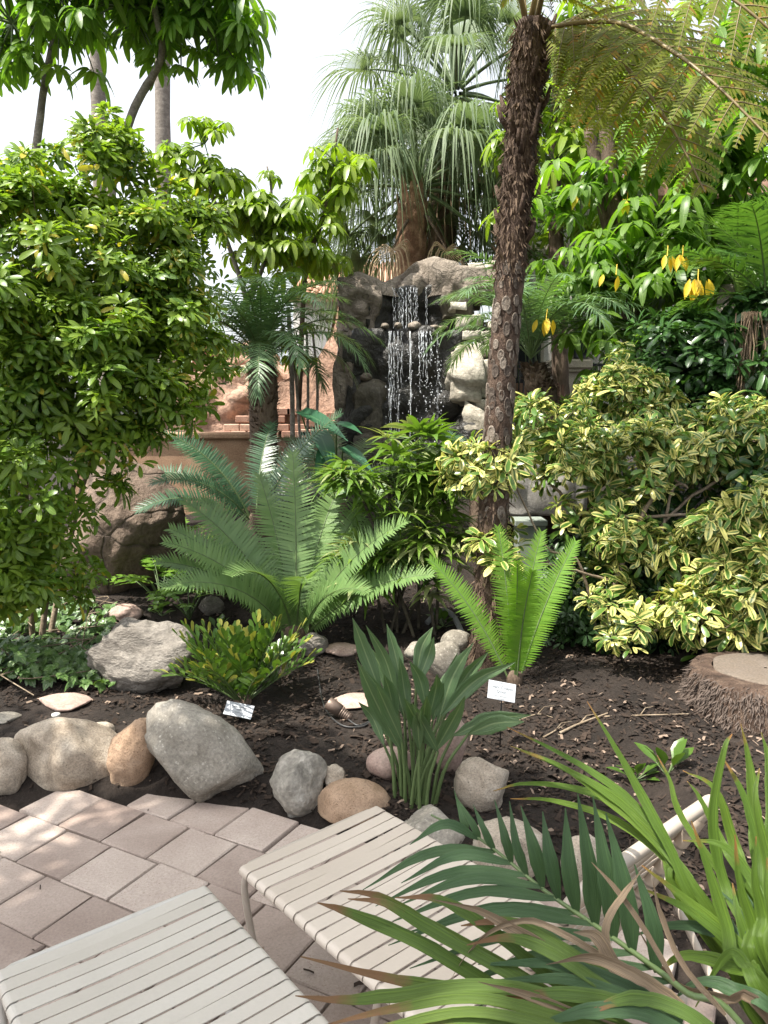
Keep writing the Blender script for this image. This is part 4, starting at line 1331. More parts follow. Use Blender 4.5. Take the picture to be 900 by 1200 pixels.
# ---- two big fan palms behind the waterfall
def fan_palm(name, label, trunk, radii, crown, fronds, mat, seed, dead=0, boots=0):
    random.seed(seed)
    base = trunk[0]
    root = thing(name, label, 'palm tree', base)
    part('trunk', trunk_mesh([rel(p, base) for p in trunk], radii, M_palm_boot if boots else M_bark_brown, 16, .05), root)
    if boots:
        bm_ = MB()
        top, low = trunk[-1], trunk[-1] - np.array([0, 0, 1.1])
        for i in range(boots):
            a = random.uniform(0, 6.28)
            t = random.random()
            p = low * (1 - t) + top * t
            o = np.array([math.cos(a), math.sin(a), 0])
            mb = MB()
            blade(mb, rel(p + o * radii[-1] * .85, base), o * .14 + ZUP * .9, o, random.uniform(.35, .6), random.uniform(.10, .16), seg=4, prof=needle, fold=-.3)
            part('leaf_base', mb.mesh('leaf_base', M_palm_boot), root)
    for i, f in enumerate(fronds):
        az, el, pl, R, hang = f
        if math.sin(math.radians(az)) < -.2 and el < 16:
            continue
        d = np.array([math.cos(math.radians(az)) * math.cos(math.radians(el)), math.sin(math.radians(az)) * math.cos(math.radians(el)), math.sin(math.radians(el))])
        mb = MB()
        fan_leaf(mb, rel(crown, base) + d * .12, d, pl, R, hang=hang)
        part('frond', mb.mesh('frond', [mat, M_petiole]), root)
    for i in range(dead):
        a = random.uniform(0, 6.28)
        d = np.array([math.cos(a), math.sin(a), -.9])
        mb = MB()
        fan_leaf(mb, rel(crown, base) - np.array([0, 0, .25]) + d * .1, d, .7, .9, nseg=22, hang=1.3)
        part('dead_frond', mb.mesh('dead_frond', [L_fan_dead, M_bark_brown]), root)
    return root

def fan_set(n, el0, el1, pl, R, h0, h1, seed):
    rs = random.Random(seed)
    out = []
    for i in range(n):
        t = (i + .5) / n
        out.append((i * 137.5 + rs.uniform(-12, 12), el0 + (el1 - el0) * t + rs.uniform(-6, 6), pl * rs.uniform(.85, 1.15), R * rs.uniform(.9, 1.1), (h0 + (h1 - h0) * t) * rs.uniform(.7, 1.2)))
    return out
ct = at(490, 222, 11.6)
fan_palm('fan_palm', 'fan palm with weeping grey-green leaves and orange-brown boots, right above the waterfall', [gpt(480, 420, 11.6), at(479, 330, 11.6), at(484, 240, 11.6)], [.23, .21, .22], ct, fan_set(48, -30, 80, 1.1, 1.3, 1.05, .8, 5), L_fan, 31, dead=2, boots=40)
ct = at(534, 110, 12.9)
fan_palm('fan_palm', 'taller fan palm with a plain brown trunk behind the booted one', [gpt(516, 420, 12.9), at(517, 300, 12.9), at(524, 190, 12.9), at(530, 140, 12.9)], [.24, .23, .21, .2], ct, fan_set(34, -28, 82, 1.3, 1.35, 1.0, .65, 9), L_fan, 37, dead=4)

# ---- tall thin palm trunks far back left
for nm, lab, x0, y0, x1, y1, Y, sd in (('slender_palm', 'tall slender palm trunk rising between the two umbrella tree stems', 110, 170, 106, -230, 19, 41), ('slender_palm', 'tall slender palm trunk under the drooping tip of the umbrella tree crown', 184, 230, 187, -260, 18, 43)):
    b = gpt(x0, y0, Y)
    root = thing(nm, lab, 'palm tree', b)
    top = at(x1, y1, Y)
    part('trunk', trunk_mesh([rel(b, b), rel((b * .5 + top * .5), b), rel(top, b)], [.20, .17, .16], M_bark_grey, 10, .05), root)
    for (az, el, pl, R, hg) in fan_set(14, -20, 70, .8, .9, 1, .5, sd):
        d = np.array([math.cos(math.radians(az)) * math.cos(math.radians(el)), math.sin(math.radians(az)) * math.cos(math.radians(el)), math.sin(math.radians(el))])
        mb = MB()
        fan_leaf(mb, rel(top, b), d, pl, R, nseg=18, hang=hg)
        part('frond', mb.mesh('frond', [L_fan, M_petiole]), root)

# ---- umbrella trees top left
umbrella_tree('umbrella_tree', 'umbrella tree with thin pale bent stem and big drooping leaf whorls against the sky', [([gpt(30, 560, 7.6), at(38, 260, 7.6), at(48, 130, 7.6), at(60, 60, 7.6), at(72, 8, 7.6)], [.05, .042, .036, .032, .028])],
              [(at(72, -10, 7.5), 38, .62, .5), (at(15, 28, 7.4), 26, .50, .6), (at(60, -70, 7.3), 20, .6, .6), (at(115, 8, 7.6), 20, .5, .5)], L_umbrella, M_bark_grey, Lw=.175, Ww=.062, nl=11, seed=3)
umbrella_tree('umbrella_tree', 'umbrella tree leaning right with dense dark drooping leaf whorls', [([gpt(120, 560, 7.2), at(128, 260, 7.2), at(152, 142, 7.2), at(184, 80, 7.2), at(208, 30, 7.2)], [.05, .044, .038, .034, .028]), ([at(175, 98, 7.2), at(190, 60, 7.0), at(180, 5, 7.0)], [.035, .03, .03])],
              [(at(212, 15, 7.1), 46, .66, .5), (at(180, -30, 6.9), 24, .62, .6), (at(150, 8, 7.2), 22, .5, .5), (at(252, 42, 7.0), 24, .45, .4)], L_umbrella, M_bark_grey, Lw=.175, Ww=.062, nl=11, seed=4)
# ---- young umbrella trees in the middle
def stem(*p): return [at(*q) for q in p]
umbrella_tree('young_umbrella_tree', 'young umbrella tree with leaning slender stem and yellow-green whorls before the fan palm', [(stem((350, 480, 9.6), (358, 320, 9.6), (374, 270, 9.6), (386, 220, 9.6), (396, 150, 9.6)), [.035, .03, .025, .02, .012])],
              [(at(394, 190, 9.6), 10, .34, .6, .8), (at(384, 235, 9.6), 13, .42, .3, .8), (at(374, 268, 9.6), 12, .42, .3, .75), (at(408, 205, 9.6), 7, .3, .4, .75), (at(366, 305, 9.6), 10, .4, .3, .75)], L_umbrella_y, M_bark_brown, Lw=.22, Ww=.10, nl=10, seed=6, trunk_ns=7)
umbrella_tree('young_umbrella_tree', 'young umbrella tree with many small whorls rising beside the large left bush', [(stem((300, 480, 9.0), (290, 360, 9.0), (262, 270, 9.0), (238, 190, 9.0)), [.04, .03, .025, .012]), (stem((290, 360, 9.0), (315, 290, 9.0), (318, 225, 9.0), (313, 195, 9.0)), [.03, .022, .016, .01])],
              [(at(240, 168, 9), 9, .36, .9, .72), (at(216, 180, 9), 5, .25, .4, .7), (at(250, 212, 9), 15, .42, .4, .8), (at(290, 250, 9), 18, .46, .4, .8), (at(322, 250, 9), 14, .40, .4, .75), (at(315, 205, 9), 4, .14, .5, .42), (at(338, 288, 9), 16, .45, .4, .78), (at(270, 250, 9), 14, .42, .4, .8), (at(342, 258, 9), 10, .36, .4, .72), (at(300, 300, 9), 14, .4, .4, .78)], L_umbrella_y, M_bark_grey, Lw=.22, Ww=.10, nl=10, seed=8, trunk_ns=7)
umbrella_tree('young_umbrella_tree', 'young umbrella tree with several thin bare stems beside the shaggy date palm', [(stem((343, 520, 9.2), (342, 440, 9.2), (338, 360, 9.2)), [.03, .03, .025]), (stem((352, 520, 9.4), (345, 430, 9.4), (330, 380, 9.4)), [.018, .018, .014]), (stem((360, 520, 9.4), (361, 450, 9.4), (359, 380, 9.4)), [.018, .018, .014]), (stem((370, 520, 9.5), (372, 450, 9.5), (366, 385, 9.5)), [.018, .018, .014])],
              [(at(350, 398, 9.3), 7, .25, .3, .5), (at(352, 418, 9.3), 5, .2, .3, .5), (at(272, 404, 9.3), 5, .2, .3, .5), (at(285, 432, 9.3), 5, .22, .3, .5), (at(330, 402, 9.4), 5, .2, .3, .5)], L_umbrella_y, M_bark_grey, Lw=.22, Ww=.10, seed=9, trunk_ns=7)

# ---- right-hand umbrella trees
dark_tree = umbrella_tree('shade_tree', 'dark two-stemmed umbrella tree with hanging leaves right of the tree fern', [(stem((755, 520, 8.6), (752, 420, 8.6), (735, 330, 8.6), (722, 250, 8.6), (712, 170, 8.6), (700, 60, 8.6)), [.13, .12, .10, .085, .08, .07]), (stem((745, 400, 8.7), (728, 330, 8.8), (708, 240, 8.8), (690, 150, 8.8)), [.10, .09, .08, .06])],
              [(at(x, y, Y), n, .62, .35, s) for x, y, Y, n, s in ((770, 270, 8.3, 26, 1.0), (820, 250, 8.2, 22, 1.0), (740, 330, 8.0, 22, 1.0), (800, 330, 8.0, 24, 1.0), (700, 300, 8.6, 16, .9), (680, 230, 8.8, 20, .9), (740, 200, 8.8, 22, .9), (742, 385, 7.8, 16, .9), (690, 345, 8.4, 10, .9), (850, 180, 8.4, 18, 1), (790, 170, 8.8, 20, .9))], L_umbrella, M_bark_brown, Lw=.22, Ww=.085, seed=12)
leafy_tree = umbrella_tree('shade_tree', 'leafy umbrella tree filling the gap above the white building', [(stem((660, 520, 10.4), (655, 380, 10.4), (650, 200, 10.4), (655, 60, 10.4)), [.12, .11, .09, .06])],
              [(at(x, y, Y), n, .8, .4, s) for x, y, Y, n, s in ((650, 190, 10, 26, .9), (665, 120, 10, 26, .9), (700, 60, 10, 26, .9), (760, 50, 10, 24, .9), (640, 260, 10, 18, .8), (800, 110, 10, 22, .9), (740, 120, 10.4, 22, .9), (690, 180, 10.4, 18, .9))], L_umbrella_y, M_bark_brown, Lw=.22, Ww=.085, seed=13)
umbrella_tree('shade_tree', 'umbrella tree with dark glossy whorls against the top right sky', [(stem((930, 520, 7.6), (925, 300, 7.6), (915, 100, 7.6)), [.11, .10, .07])],
              [(at(x, y, Y), n, .6, .4, s) for x, y, Y, n, s in ((905, 60, 7.4, 16, 1), (890, 160, 7.6, 20, 1), (870, 250, 8.2, 20, 1), (900, 320, 8, 16, 1), (915, 10, 7.2, 10, 1), (868, 330, 8.6, 14, 1))], L_umbrella, M_bark_brown, Lw=.22, Ww=.085, seed=14)
# hanging yellowed leaves on the dark tree
for (x, y, Y, n, L) in ((818, 328, 6.9, 12, .18), (640, 374, 7.3, 6, .15), (722, 322, 7.0, 2, .14), (782, 300, 7.0, 3, .15), (735, 235, 8.2, 2, .18), (682, 225, 8.4, 2, .18), (800, 300, 7.0, 4, .15)):
    p = at(x, y, Y)
    mb = MB()
    for i in range(n):
        a = random.uniform(0, 6.28)
        blade(mb, np.array([math.cos(a), math.sin(a), 0]) * .05 + [random.uniform(-.08, .08), 0, 0], np.array([math.cos(a) * .35, math.sin(a) * .35, -1]), np.array([math.cos(a) * .4, -1, .2]), L * random.uniform(.75, 1.1), L * .34, seg=5, prof=oval, fold=.3)
    tube(mb, [(.02, .05, .10), (0, 0, 0)], .005, 4)
    own = leafy_tree if x < 700 else dark_tree
    M = np.eye(4); M[:3, 3] = p - np.array(own.location)
    part('yellowed_leaves', mb.mesh('yellowed_leaves', L_yellow), own, M, label='bright yellow dying leaves hanging in a bunch')

# ---- pinnate palms
L_feather = leaf_mat('leaf_feather_palm', (0.045, 0.115, 0.026), (0.105, 0.195, 0.040), rough=0.36, transl=0.28)
def feather_palm(name, label, trunk, radii, crown, spec, leaf, Lmax, pairs=42, W=.016, bark=None, boots=0, droop=.35, rr=.009, vee=.15, tmat=None):
    base = np.asarray(trunk[0])
    root = thing(name, label, 'palm tree', base)
    part('trunk', trunk_mesh([rel(p, base) for p in trunk], radii, bark or M_bark_brown, 14, .07), root)
    longest = max(s[2] for s in spec)
    if boots:
        P = spline([rel(p, base) for p in trunk], 60)
        fb_ = MB()
        for i in range(boots):
            q = random.randrange(12, 60)
            a = random.uniform(0, 6.28)
            o = np.array([math.cos(a), math.sin(a), 0])
            r = np.interp(q / 59, np.linspace(0, 1, len(radii)), radii)
            blade(fb_, P[q] + o * r * .9, o * .7 + ZUP * random.uniform(.2, .9), o + ZUP, random.uniform(.04, .09), .035, seg=2, prof=needle, fold=.3)
        part('leaf_stubs', fb_.mesh('leaf_stubs', M_fibre), root, kind='stuff')
    for az, el, L, bend in spec:
        mb = MB()
        pts = arch_pts(rel(crown, base), az, el, L, bend, side=random.uniform(-15, 15))
        pinnate(mb, pts, pairs, lambda t: Lmax * (L / longest) ** .5 * max(.25, math.sin(math.pi * (.15 + .78 * t))) ** .6, W, fwd=32, vee=vee, droop=droop, t0=.16, rr=rr, seg=3, prof=needle, jit=.09)
        part('frond', mb.mesh('frond', [leaf, M_petiole]), root)
    return root

def spray(n, el0, el1, L, b0, b1, seed):
    rs = random.Random(seed)
    return [(i * 137.5 + rs.uniform(-15, 15), el0 + (el1 - el0) * (i + .5) / n + rs.uniform(-7, 7), L * rs.uniform(.85, 1.12), b0 + (b1 - b0) * (i + .5) / n) for i in range(n)]
random.seed(77)
feather_palm('date_palm', 'small date palm with shaggy dark trunk in front of the red rock wall', [gpt(308, 560, 8.3), at(309, 500, 8.3), at(308, 450, 8.3), at(307, 426, 8.3)], [.15, .15, .16, .12], at(307, 424, 8.3),
             spray(36, 28, 88, 1.45, 112, 95, 2), L_date, .27, pairs=46, W=.018, boots=420)
feather_palm('date_palm', 'leaning date palm with rough brown trunk beside the cream pillar', [gpt(648, 520, 8.0), at(640, 478, 8.0), at(630, 445, 8.0), at(625, 428, 8.0)], [.12, .12, .14, .11], at(622, 420, 8.0),
             spray(28, 48, 88, 1.4, 105, 95, 4), L_date, .28, pairs=46, W=.018, boots=360)
feather_palm('feather_palm', 'bright green feather palm with smooth brown trunk at the right edge', [gpt(846, 520, 7.4), at(848, 420, 7.4), at(850, 372, 7.4), at(856, 335, 7.4)], [.11, .10, .10, .08], at(860, 330, 7.4),
             spray(11, 15, 82, 1.0, 80, 60, 6), L_feather, .32, pairs=34, W=.028, bark=M_bark_grey, droop=.25)
upright_palm = feather_palm('feather_palm', 'green feather palm with upright fronds beyond the smooth-trunked one', [gpt(905, 520, 6.6), at(903, 420, 6.6), at(900, 360, 6.6)], [.09, .08, .07], at(898, 352, 6.6),
             spray(11, 20, 85, .95, 75, 50, 8), L_feather, .30, pairs=34, W=.026, bark=M_bark_grey, droop=.2)
# dry hanging fibres on that palm
db = at(880, 380, 6.4)
mb = MB()
for i in range(46):
    x = random.gauss(0, .04)
    tube(mb, spline([(x, random.gauss(0, .03), .1), (x + random.gauss(0, .03), random.gauss(0, .03), -.25), (x + random.gauss(0, .06), random.gauss(0, .03), -.45 - random.random() * .3)], 6), .005, 3)
M = np.eye(4); M[:3, 3] = db - np.array(upright_palm.location)
part('dead_flower_stalk', mb.mesh('dead_stalks', L_dry), upright_palm, M, label='bunch of dry orange-brown stalks hanging below the fronds')

# ================================================================ SHRUBS
T_far = [rosette(8, .17, .07, seed=s, droop=.5) for s in (11, 12, 13)]
shrub('background_tree', 'leafy light green tree mass above the tiled building roof', 'tree', gpt(760, 480, 12), [(700, 330, 90, 90, 12, 1.0), (800, 250, 110, 130, 12, 1.0), (650, 180, 60, 100, 12.4, 1.0), (880, 350, 70, 110, 11.6, 1.0), (740, 110, 120, 90, 12.4, 1.0), (860, 120, 70, 110, 12.4, 1.0)],
      350, T_far, L_far, scale=1.05, lumps=(90, .3, 9), stems=[([gpt(760, 480, 12), at(755, 350, 12), at(740, 200, 12)], .14, .05)], stem_mat=M_bark_brown, seed=3, fill=.45)
shrub('schefflera_shrub', 'large yellow-green schefflera bush covering the left side', 'shrub', gpt(45, 705, 5.4),
      [(50, 330, 90, 110, 5.6, .6), (135, 222, 55, 48, 6.2, .5), (190, 268, 56, 52, 6.3, .5), (25, 262, 55, 48, 5.8, .5), (130, 330, 80, 90, 6.0, .5), (196, 420, 54, 74, 6.1, .5), (100, 450, 95, 95, 5.5, .6), (35, 560, 65, 90, 5.2, .5), (5, 650, 50, 60, 5.1, .4), (120, 530, 40, 40, 5.4, .35), (135, 168, 30, 22, 6.2, .25), (40, 680, 45, 34, 5.1, .3), (105, 190, 32, 22, 6.1, .3), (205, 350, 36, 40, 6.0, .3), (45, 225, 40, 26, 6.0, .35), (228, 325, 38, 56, 6.5, .4), (70, 640, 35, 55, 5.2, .35), (15, 430, 60, 100, 5.2, .5), (226, 278, 34, 34, 6.6, .3), (185, 360, 60, 60, 6.2, .4), (150, 470, 50, 50, 5.6, .4)],
      1100, SCH, L_scheff, scale=.62, parts=300, seed=5, fill=.6, up=.45, lumps=(380, .14, 10),
      stems=[([gpt(45, 705, 5.4), at(62, 655, 5.4), at(90, 560, 5.6), at(130, 420, 5.8)], .024, .012), ([gpt(35, 705, 5.5), at(30, 600, 5.4), at(40, 480, 5.4), at(60, 330, 5.6)], .022, .012), ([gpt(55, 700, 5.6), at(100, 560, 5.8), at(170, 400, 6.1), at(215, 300, 6.4)], .022, .010), ([at(60, 420, 5.3), at(75, 435, 5.3), at(52, 470, 5.3)], .02, .012), ([at(160, 240, 6.1), at(205, 290, 6.2), at(225, 305, 6.3)], .012, .008)])
shrub('schefflera_shrub', 'dark green schefflera bush behind the variegated one', 'shrub', gpt(810, 560, 7.2),
      [(820, 430, 70, 60, 7.0, .5), (880, 440, 50, 80, 6.8, .5), (770, 470, 50, 50, 7.2, .4), (845, 500, 60, 50, 6.6, .4), (780, 420, 40, 40, 7.2, .4), (890, 620, 40, 80, 5.8, .4), (820, 590, 70, 50, 6.2, .4), (975, 470, 70, 100, 6.6, .5), (985, 620, 60, 90, 5.8, .4)],
      560, SCH, L_scheff_dark, scale=.85, lumps=(135, .16, 9), parts=300, seed=6, stems=[([gpt(810, 560, 7.2), at(815, 480, 7.1), at(830, 420, 7.0)], .03, .012), ([gpt(815, 560, 7.2), at(850, 500, 6.9), at(880, 430, 6.8)], .03, .012)])
shrub('variegated_schefflera', 'sprawling cream-and-green variegated schefflera with bare twisting branches', 'shrub', gpt(718, 720, 5.7),
      [(640, 504, 48, 28, 6.0, .35), (724, 466, 26, 38, 6.6, .35), (735, 480, 40, 40, 6.7, .35), (668, 535, 44, 34, 5.8, .35), (735, 545, 65, 40, 5.9, .4), (800, 530, 60, 40, 6.0, .4), (865, 520, 50, 45, 5.9, .4), (570, 548, 32, 32, 5.2, .18, 1.4), (604, 488, 18, 16, 6.2, .2), (735, 640, 42, 22, 5.4, .2, .8), (700, 605, 36, 20, 5.6, .2, .5), (580, 655, 34, 22, 5.1, .15, .9), (830, 660, 50, 50, 5.2, .3), (700, 690, 30, 20, 5.3, .2, .5), (726, 420, 18, 16, 6.7, .2), (590, 625, 30, 18, 5.3, .15, .5)],
      350, SCH, L_varieg, scale=.64, parts=300, seed=7, fill=.5, up=.5, lumps=(230, .11, 7),
      stems=[([gpt(718, 720, 5.7), at(706, 660, 5.6), at(672, 600, 5.7), at(640, 560, 5.8)], .026, .010), ([gpt(722, 718, 5.7), at(712, 640, 5.6), at(742, 612, 5.6), at(760, 604, 5.5)], .026, .014), ([at(700, 600, 5.5), at(730, 605, 5.45), at(770, 605, 5.5), at(840, 600, 5.5)], .018, .010), ([gpt(712, 708, 5.5), at(725, 670, 5.3), at(780, 560, 5.6), at(830, 540, 5.8)], .022, .010),
             ([gpt(705, 720, 5.3), at(680, 662, 5.2), at(640, 640, 5.2), at(600, 560, 5.2)], .012, .006), ([at(712, 680, 5.2), at(670, 668, 5.15), at(620, 655, 5.15), at(585, 640, 5.1)], .011, .006), ([at(775, 625, 5.5), at(790, 570, 5.6), at(806, 572, 5.6), at(786, 560, 5.6)], .012, .008), ([at(845, 560, 5.7), at(800, 590, 5.7), at(770, 625, 5.5), at(755, 660, 5.5)], .013, .010)])
low_shrub = shrub('variegated_schefflera', 'low variegated schefflera with yellow-edged leaves beside the stump', 'shrub', gpt(850, 790, 4.9),
      [(845, 640, 48, 42, 5.0, .3), (805, 700, 32, 40, 5.0, .3), (860, 715, 55, 55, 4.9, .3), (820, 740, 40, 34, 4.8, .25), (715, 745, 32, 34, 4.9, .2, .7), (890, 640, 40, 60, 4.9, .3), (745, 715, 26, 20, 5.0, .2, .5)],
      80, SCH, L_varieg, scale=.66, parts=300, seed=8, fill=.4, up=.5, lumps=(80, .11, 6), stems=[([gpt(850, 780, 4.9), at(840, 720, 4.9), at(835, 650, 5.0)], .022, .009), ([gpt(845, 780, 4.9), at(800, 740, 4.9), at(720, 745, 4.9)], .018, .007), ([gpt(855, 780, 4.9), at(870, 730, 4.9), at(890, 660, 4.9)], .018, .008)])
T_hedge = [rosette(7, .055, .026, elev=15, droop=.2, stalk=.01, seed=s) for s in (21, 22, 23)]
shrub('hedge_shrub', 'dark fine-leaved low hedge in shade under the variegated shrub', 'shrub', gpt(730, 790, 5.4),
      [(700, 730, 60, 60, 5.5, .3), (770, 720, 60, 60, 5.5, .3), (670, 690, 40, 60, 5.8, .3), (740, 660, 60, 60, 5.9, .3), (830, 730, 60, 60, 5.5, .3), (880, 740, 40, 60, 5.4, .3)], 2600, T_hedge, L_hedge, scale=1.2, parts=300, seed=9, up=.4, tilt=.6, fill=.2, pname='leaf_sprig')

# ================================================================ TREE FERN
fb0 = ground(574, 778)
fY = fb0[1]
ctrl = [fb0 - [0, 0, .15], at(574, 740, fY), at(577, 640, fY), at(581, 540, fY), at(588, 440, fY), at(597, 330, fY), at(606, 220, fY), at(616, 110, fY), at(624, 28, fY)]
fern = thing('tree_fern', 'tall tree fern with scarred shaggy trunk and golden arching fronds', 'tree fern', fb0)
px2m = fY / FPX
frad = np.array([27, 20, 17, 16, 15.5, 15.5, 16.5, 17.5, 18.5]) * px2m
frad[:2] *= [1.15, 1.05]
P = spline([rel(p, fb0) for p in ctrl], 90)
R = np.interp(np.linspace(0, 1, 90), np.linspace(0, 1, 9), frad)
mb = MB()
tube(mb, P, R, 26, jitter=.10, cap=True)
part('trunk', mb.mesh('trunk', M_fern_trunk), fern)
sc = MB()
nr = 14
ang = np.linspace(0, 2 * np.pi, nr, endpoint=False)
prof = [(1.0, -.02), (1.0, .10), (.82, .16), (.66, .06), (.4, .09), (.02, .11)]
V = []
for r_, z_ in prof:
    V += [(math.cos(a) * r_ * .62, math.sin(a) * r_, z_) for a in ang]
sc.add(V, grid_faces(len(prof), nr, True))
scar = sc.mesh('frond_scar', M_scar)
rows = 26
for i in range(rows):
    t = .30 + .36 * i / rows
    q = t * 89
    c = P[int(q)]
    r = R[int(q)]
    for j in range(7):
        a = (j + .5 * (i % 2)) * 2 * math.pi / 7 + .12 * i + random.uniform(-.12, .12)
        o = np.array([math.cos(a), math.sin(a), 0])
        if o[1] > .55:
            continue
        M = np.eye(4)
        s = random.uniform(.026, .050)
        M[:3, 0] = np.cross(ZUP, o) * s * random.uniform(.85, 1.1); M[:3, 1] = ZUP * s * random.uniform(.95, 1.2); M[:3, 2] = o * s; M[:3, 3] = c + o * r * 1.0 + [0, 0, random.uniform(-.012, .012)]
        part('frond_scar', scar, fern, M)
fi = MB()
for i in range(3800):
    t = random.random()
    t = .63 + .37 * t if i % 4 else .02 + .30 * t
    q = int(t * 89)
    a = random.uniform(0, 6.28)
    o = np.array([math.cos(a), math.sin(a), 0])
    blade(fi, P[q] + o * R[q] * random.uniform(.9, 1.05), o * random.uniform(.15, .8) + ZUP * random.choice((-1, -1, 1)) * random.uniform(.5, 1), o + rng.normal(size=3) * .5, random.uniform(.03, .085), random.uniform(.005, .016), seg=2, prof=needle, cols=1, curl=random.uniform(-.3, .3))
part('trunk_fibres', fi.mesh('trunk_fibres', M_fibre), fern, kind='stuff')
for i in range(46):
    q = random.randrange(60, 89)
    a = random.uniform(0, 6.28)
    o = np.array([math.cos(a), math.sin(a), 0])
    mb = MB()
    L = random.uniform(.07, .18)
    tube(mb, [P[q] + o * R[q] * .8, P[q] + o * (R[q] + L * .25) + ZUP * L * .5, P[q] + o * (R[q] + L * .4) + ZUP * L], [.022, .018, .010], 6, jitter=.2, cap=True)
    part('frond_stub', mb.mesh('frond_stub', M_fern_trunk), fern)

def fern_frond(ctrl, Lp, npairs=17, t0=.18, drop=.10, pn=24, up=(0, -.85, .5)):
    mb = MB()
    pts = spline([rel(p, fb0) for p in ctrl], 40)
    T = np.gradient(pts, axis=0)
    T /= np.linalg.norm(T, axis=1)[:, None]
    tube(mb, pts, np.linspace(.020, .005, 40), 6, 1)
    for t in np.linspace(t0, .995, npairs):
        i = min(int(t * 39), 39)
        Tn = T[i]
        S = unit(np.cross(Tn, up) + [0, 0, 1e-4])
        Nn = unit(np.cross(S, Tn))
        u = (t - t0) / (1 - t0)
        L = Lp * max(.12, math.sin(math.pi * (.22 + .76 * u))) ** .8
        for sg in (-1, 1):
            D = unit(S * sg + Tn * .45 - ZUP * drop + rng.normal(size=3) * .07)
            n = max(6, int(pn * L / Lp))
            q = np.linspace(0, 1, 9)
            pp = pts[i] + np.outer(q * L, D) - np.outer(.22 * L * q ** 2, ZUP)
            tube(mb, pp, np.linspace(.005, .0015, 9), 3, 1)
            S2 = unit(np.cross(D, Nn))
            for v in np.linspace(.06, .98, n):
                b = pts[i] + D * v * L - ZUP * .22 * L * v * v
                l = .085 * (L / Lp) ** .4 * (1 - .72 * v ** 1.6)
                for s2 in (-1, 1):
                    d2 = S2 * s2 + D * .35 - ZUP * .12 + rng.normal(size=3) * .06
                    blade(mb, b, d2, Nn, l, .021, seg=2, droop=.2, prof=needle, cols=1)
    part('frond', mb.mesh('frond', [L_fern, M_petiole_br]), fern)
fern_frond([at(630, 40, fY), at(655, 30, fY - .1), at(720, 26, fY - .35), at(775, 52, fY - .7), at(835, 96, fY - 1.0), at(905, 165, fY - 1.2)], .55)
fern_frond([at(630, 46, fY), at(662, 38, fY - .1), at(705, 52, fY - .3), at(748, 95, fY - .5), at(790, 155, fY - .65), at(826, 225, fY - .75)], .50)
fern_frond([at(632, 44, fY), at(655, 42, fY + .2), at(678, 50, fY + .5), at(692, 92, fY + .7), at(704, 150, fY + .8)], .40, npairs=14)
fern_frond([at(622, 20, fY), at(640, -40, fY - .2), at(690, -70, fY - .5), at(760, -60, fY - .8), at(860, 0, fY - 1.0), at(930, 60, fY - 1.1)], .55)
fern_frond([at(622, 20, fY), at(648, -30, fY + .2), at(700, -40, fY + .7), at(750, 0, fY + 1.2), at(770, 60, fY + 1.4), at(782, 110, fY + 1.5)], .5)
fern_frond([at(615, 20, fY), at(600, -40, fY - .2), at(560, -100, fY - .5), at(480, -130, fY - .8), at(400, -110, fY - .9)], .5)
fern_frond([at(615, 20, fY), at(606, -50, fY + .3), at(580, -90, fY + .8), at(560, -70, fY + 1.3)], .45, npairs=13)
fern_frond([at(630, 20, fY), at(642, -40, fY - .6), at(650, -120, fY - 1.2), at(660, -190, fY - 1.7)], .5, npairs=13)

# ================================================================ CYCADS AND UNDERPLANTING
random.seed(11)
cb = ground(347, 752)
rosette_plant('cycad', 'large grey-green cycad with a wide fan of stiff feathery fronds', 'cycad', cb,
              [(183, 62, 1.30, 40), (168, 68, 1.40, 36), (150, 66, 1.40, 35), (122, 74, 1.45, 30), (92, 80, 1.55, 24), (62, 74, 1.45, 26), (42, 68, 1.45, 28), (25, 63, 1.45, 32), (10, 60, 1.45, 33), (0, 54, 1.35, 38), (-14, 48, 1.25, 42), (200, 58, 1.25, 52), (222, 60, 1.25, 70), (250, 72, 1.25, 78), (285, 74, 1.15, 82), (312, 62, 1.1, 68), (78, 62, 1.4, 34), (135, 56, 1.35, 40), (205, 62, 1.3, 45), (345, 66, 1.35, 40)],
              L_cycad, M_petiole, pairs=50, Lmax=.19, W=.027, fwd=14, vee=.28, droop=.04, t0=.14, rr=.012, seg=2, jit=.04, up=(0, -.62, .78), caudex=(.12, .18))
yb = ground(603, 800)
rosette_plant('cycad', 'young bright yellow-green cycad with few upright fronds at the tree fern foot', 'cycad', yb,
              [(168, 66, .95, 24), (110, 84, 1.0, 12), (264, 86, .84, 16), (12, 74, .98, 16), (50, 82, .98, 14), (285, 84, .80, 18)],
              L_cycad_y, M_petiole, pairs=54, Lmax=.115, W=.016, fwd=16, vee=.22, droop=.03, t0=.12, rr=.008, seg=2, jit=.04, up=(0, -.62, .78), caudex=(.05, .08))
rosette_plant('cycad', 'dark cycad half hidden behind the large grey-green one', 'cycad', gpt(300, 640, 7.0),
              [(170, 50, 1.2, 60), (150, 62, 1.2, 50), (40, 62, 1.3, 40), (20, 50, 1.2, 55), (200, 40, 1.1, 70), (90, 70, 1.2, 40), (215, 55, 1.1, 70), (330, 45, 1.1, 60), (0, 68, 1.3, 35), (185, 68, 1.25, 50)],
              L_cycad_d, M_petiole, pairs=42, Lmax=.19, W=.02, fwd=16, vee=.2, droop=.08, t0=.14, rr=.011, seg=2, jit=.05, up=(0, -.5, .85), lift=.55, caudex=(.14, .65))
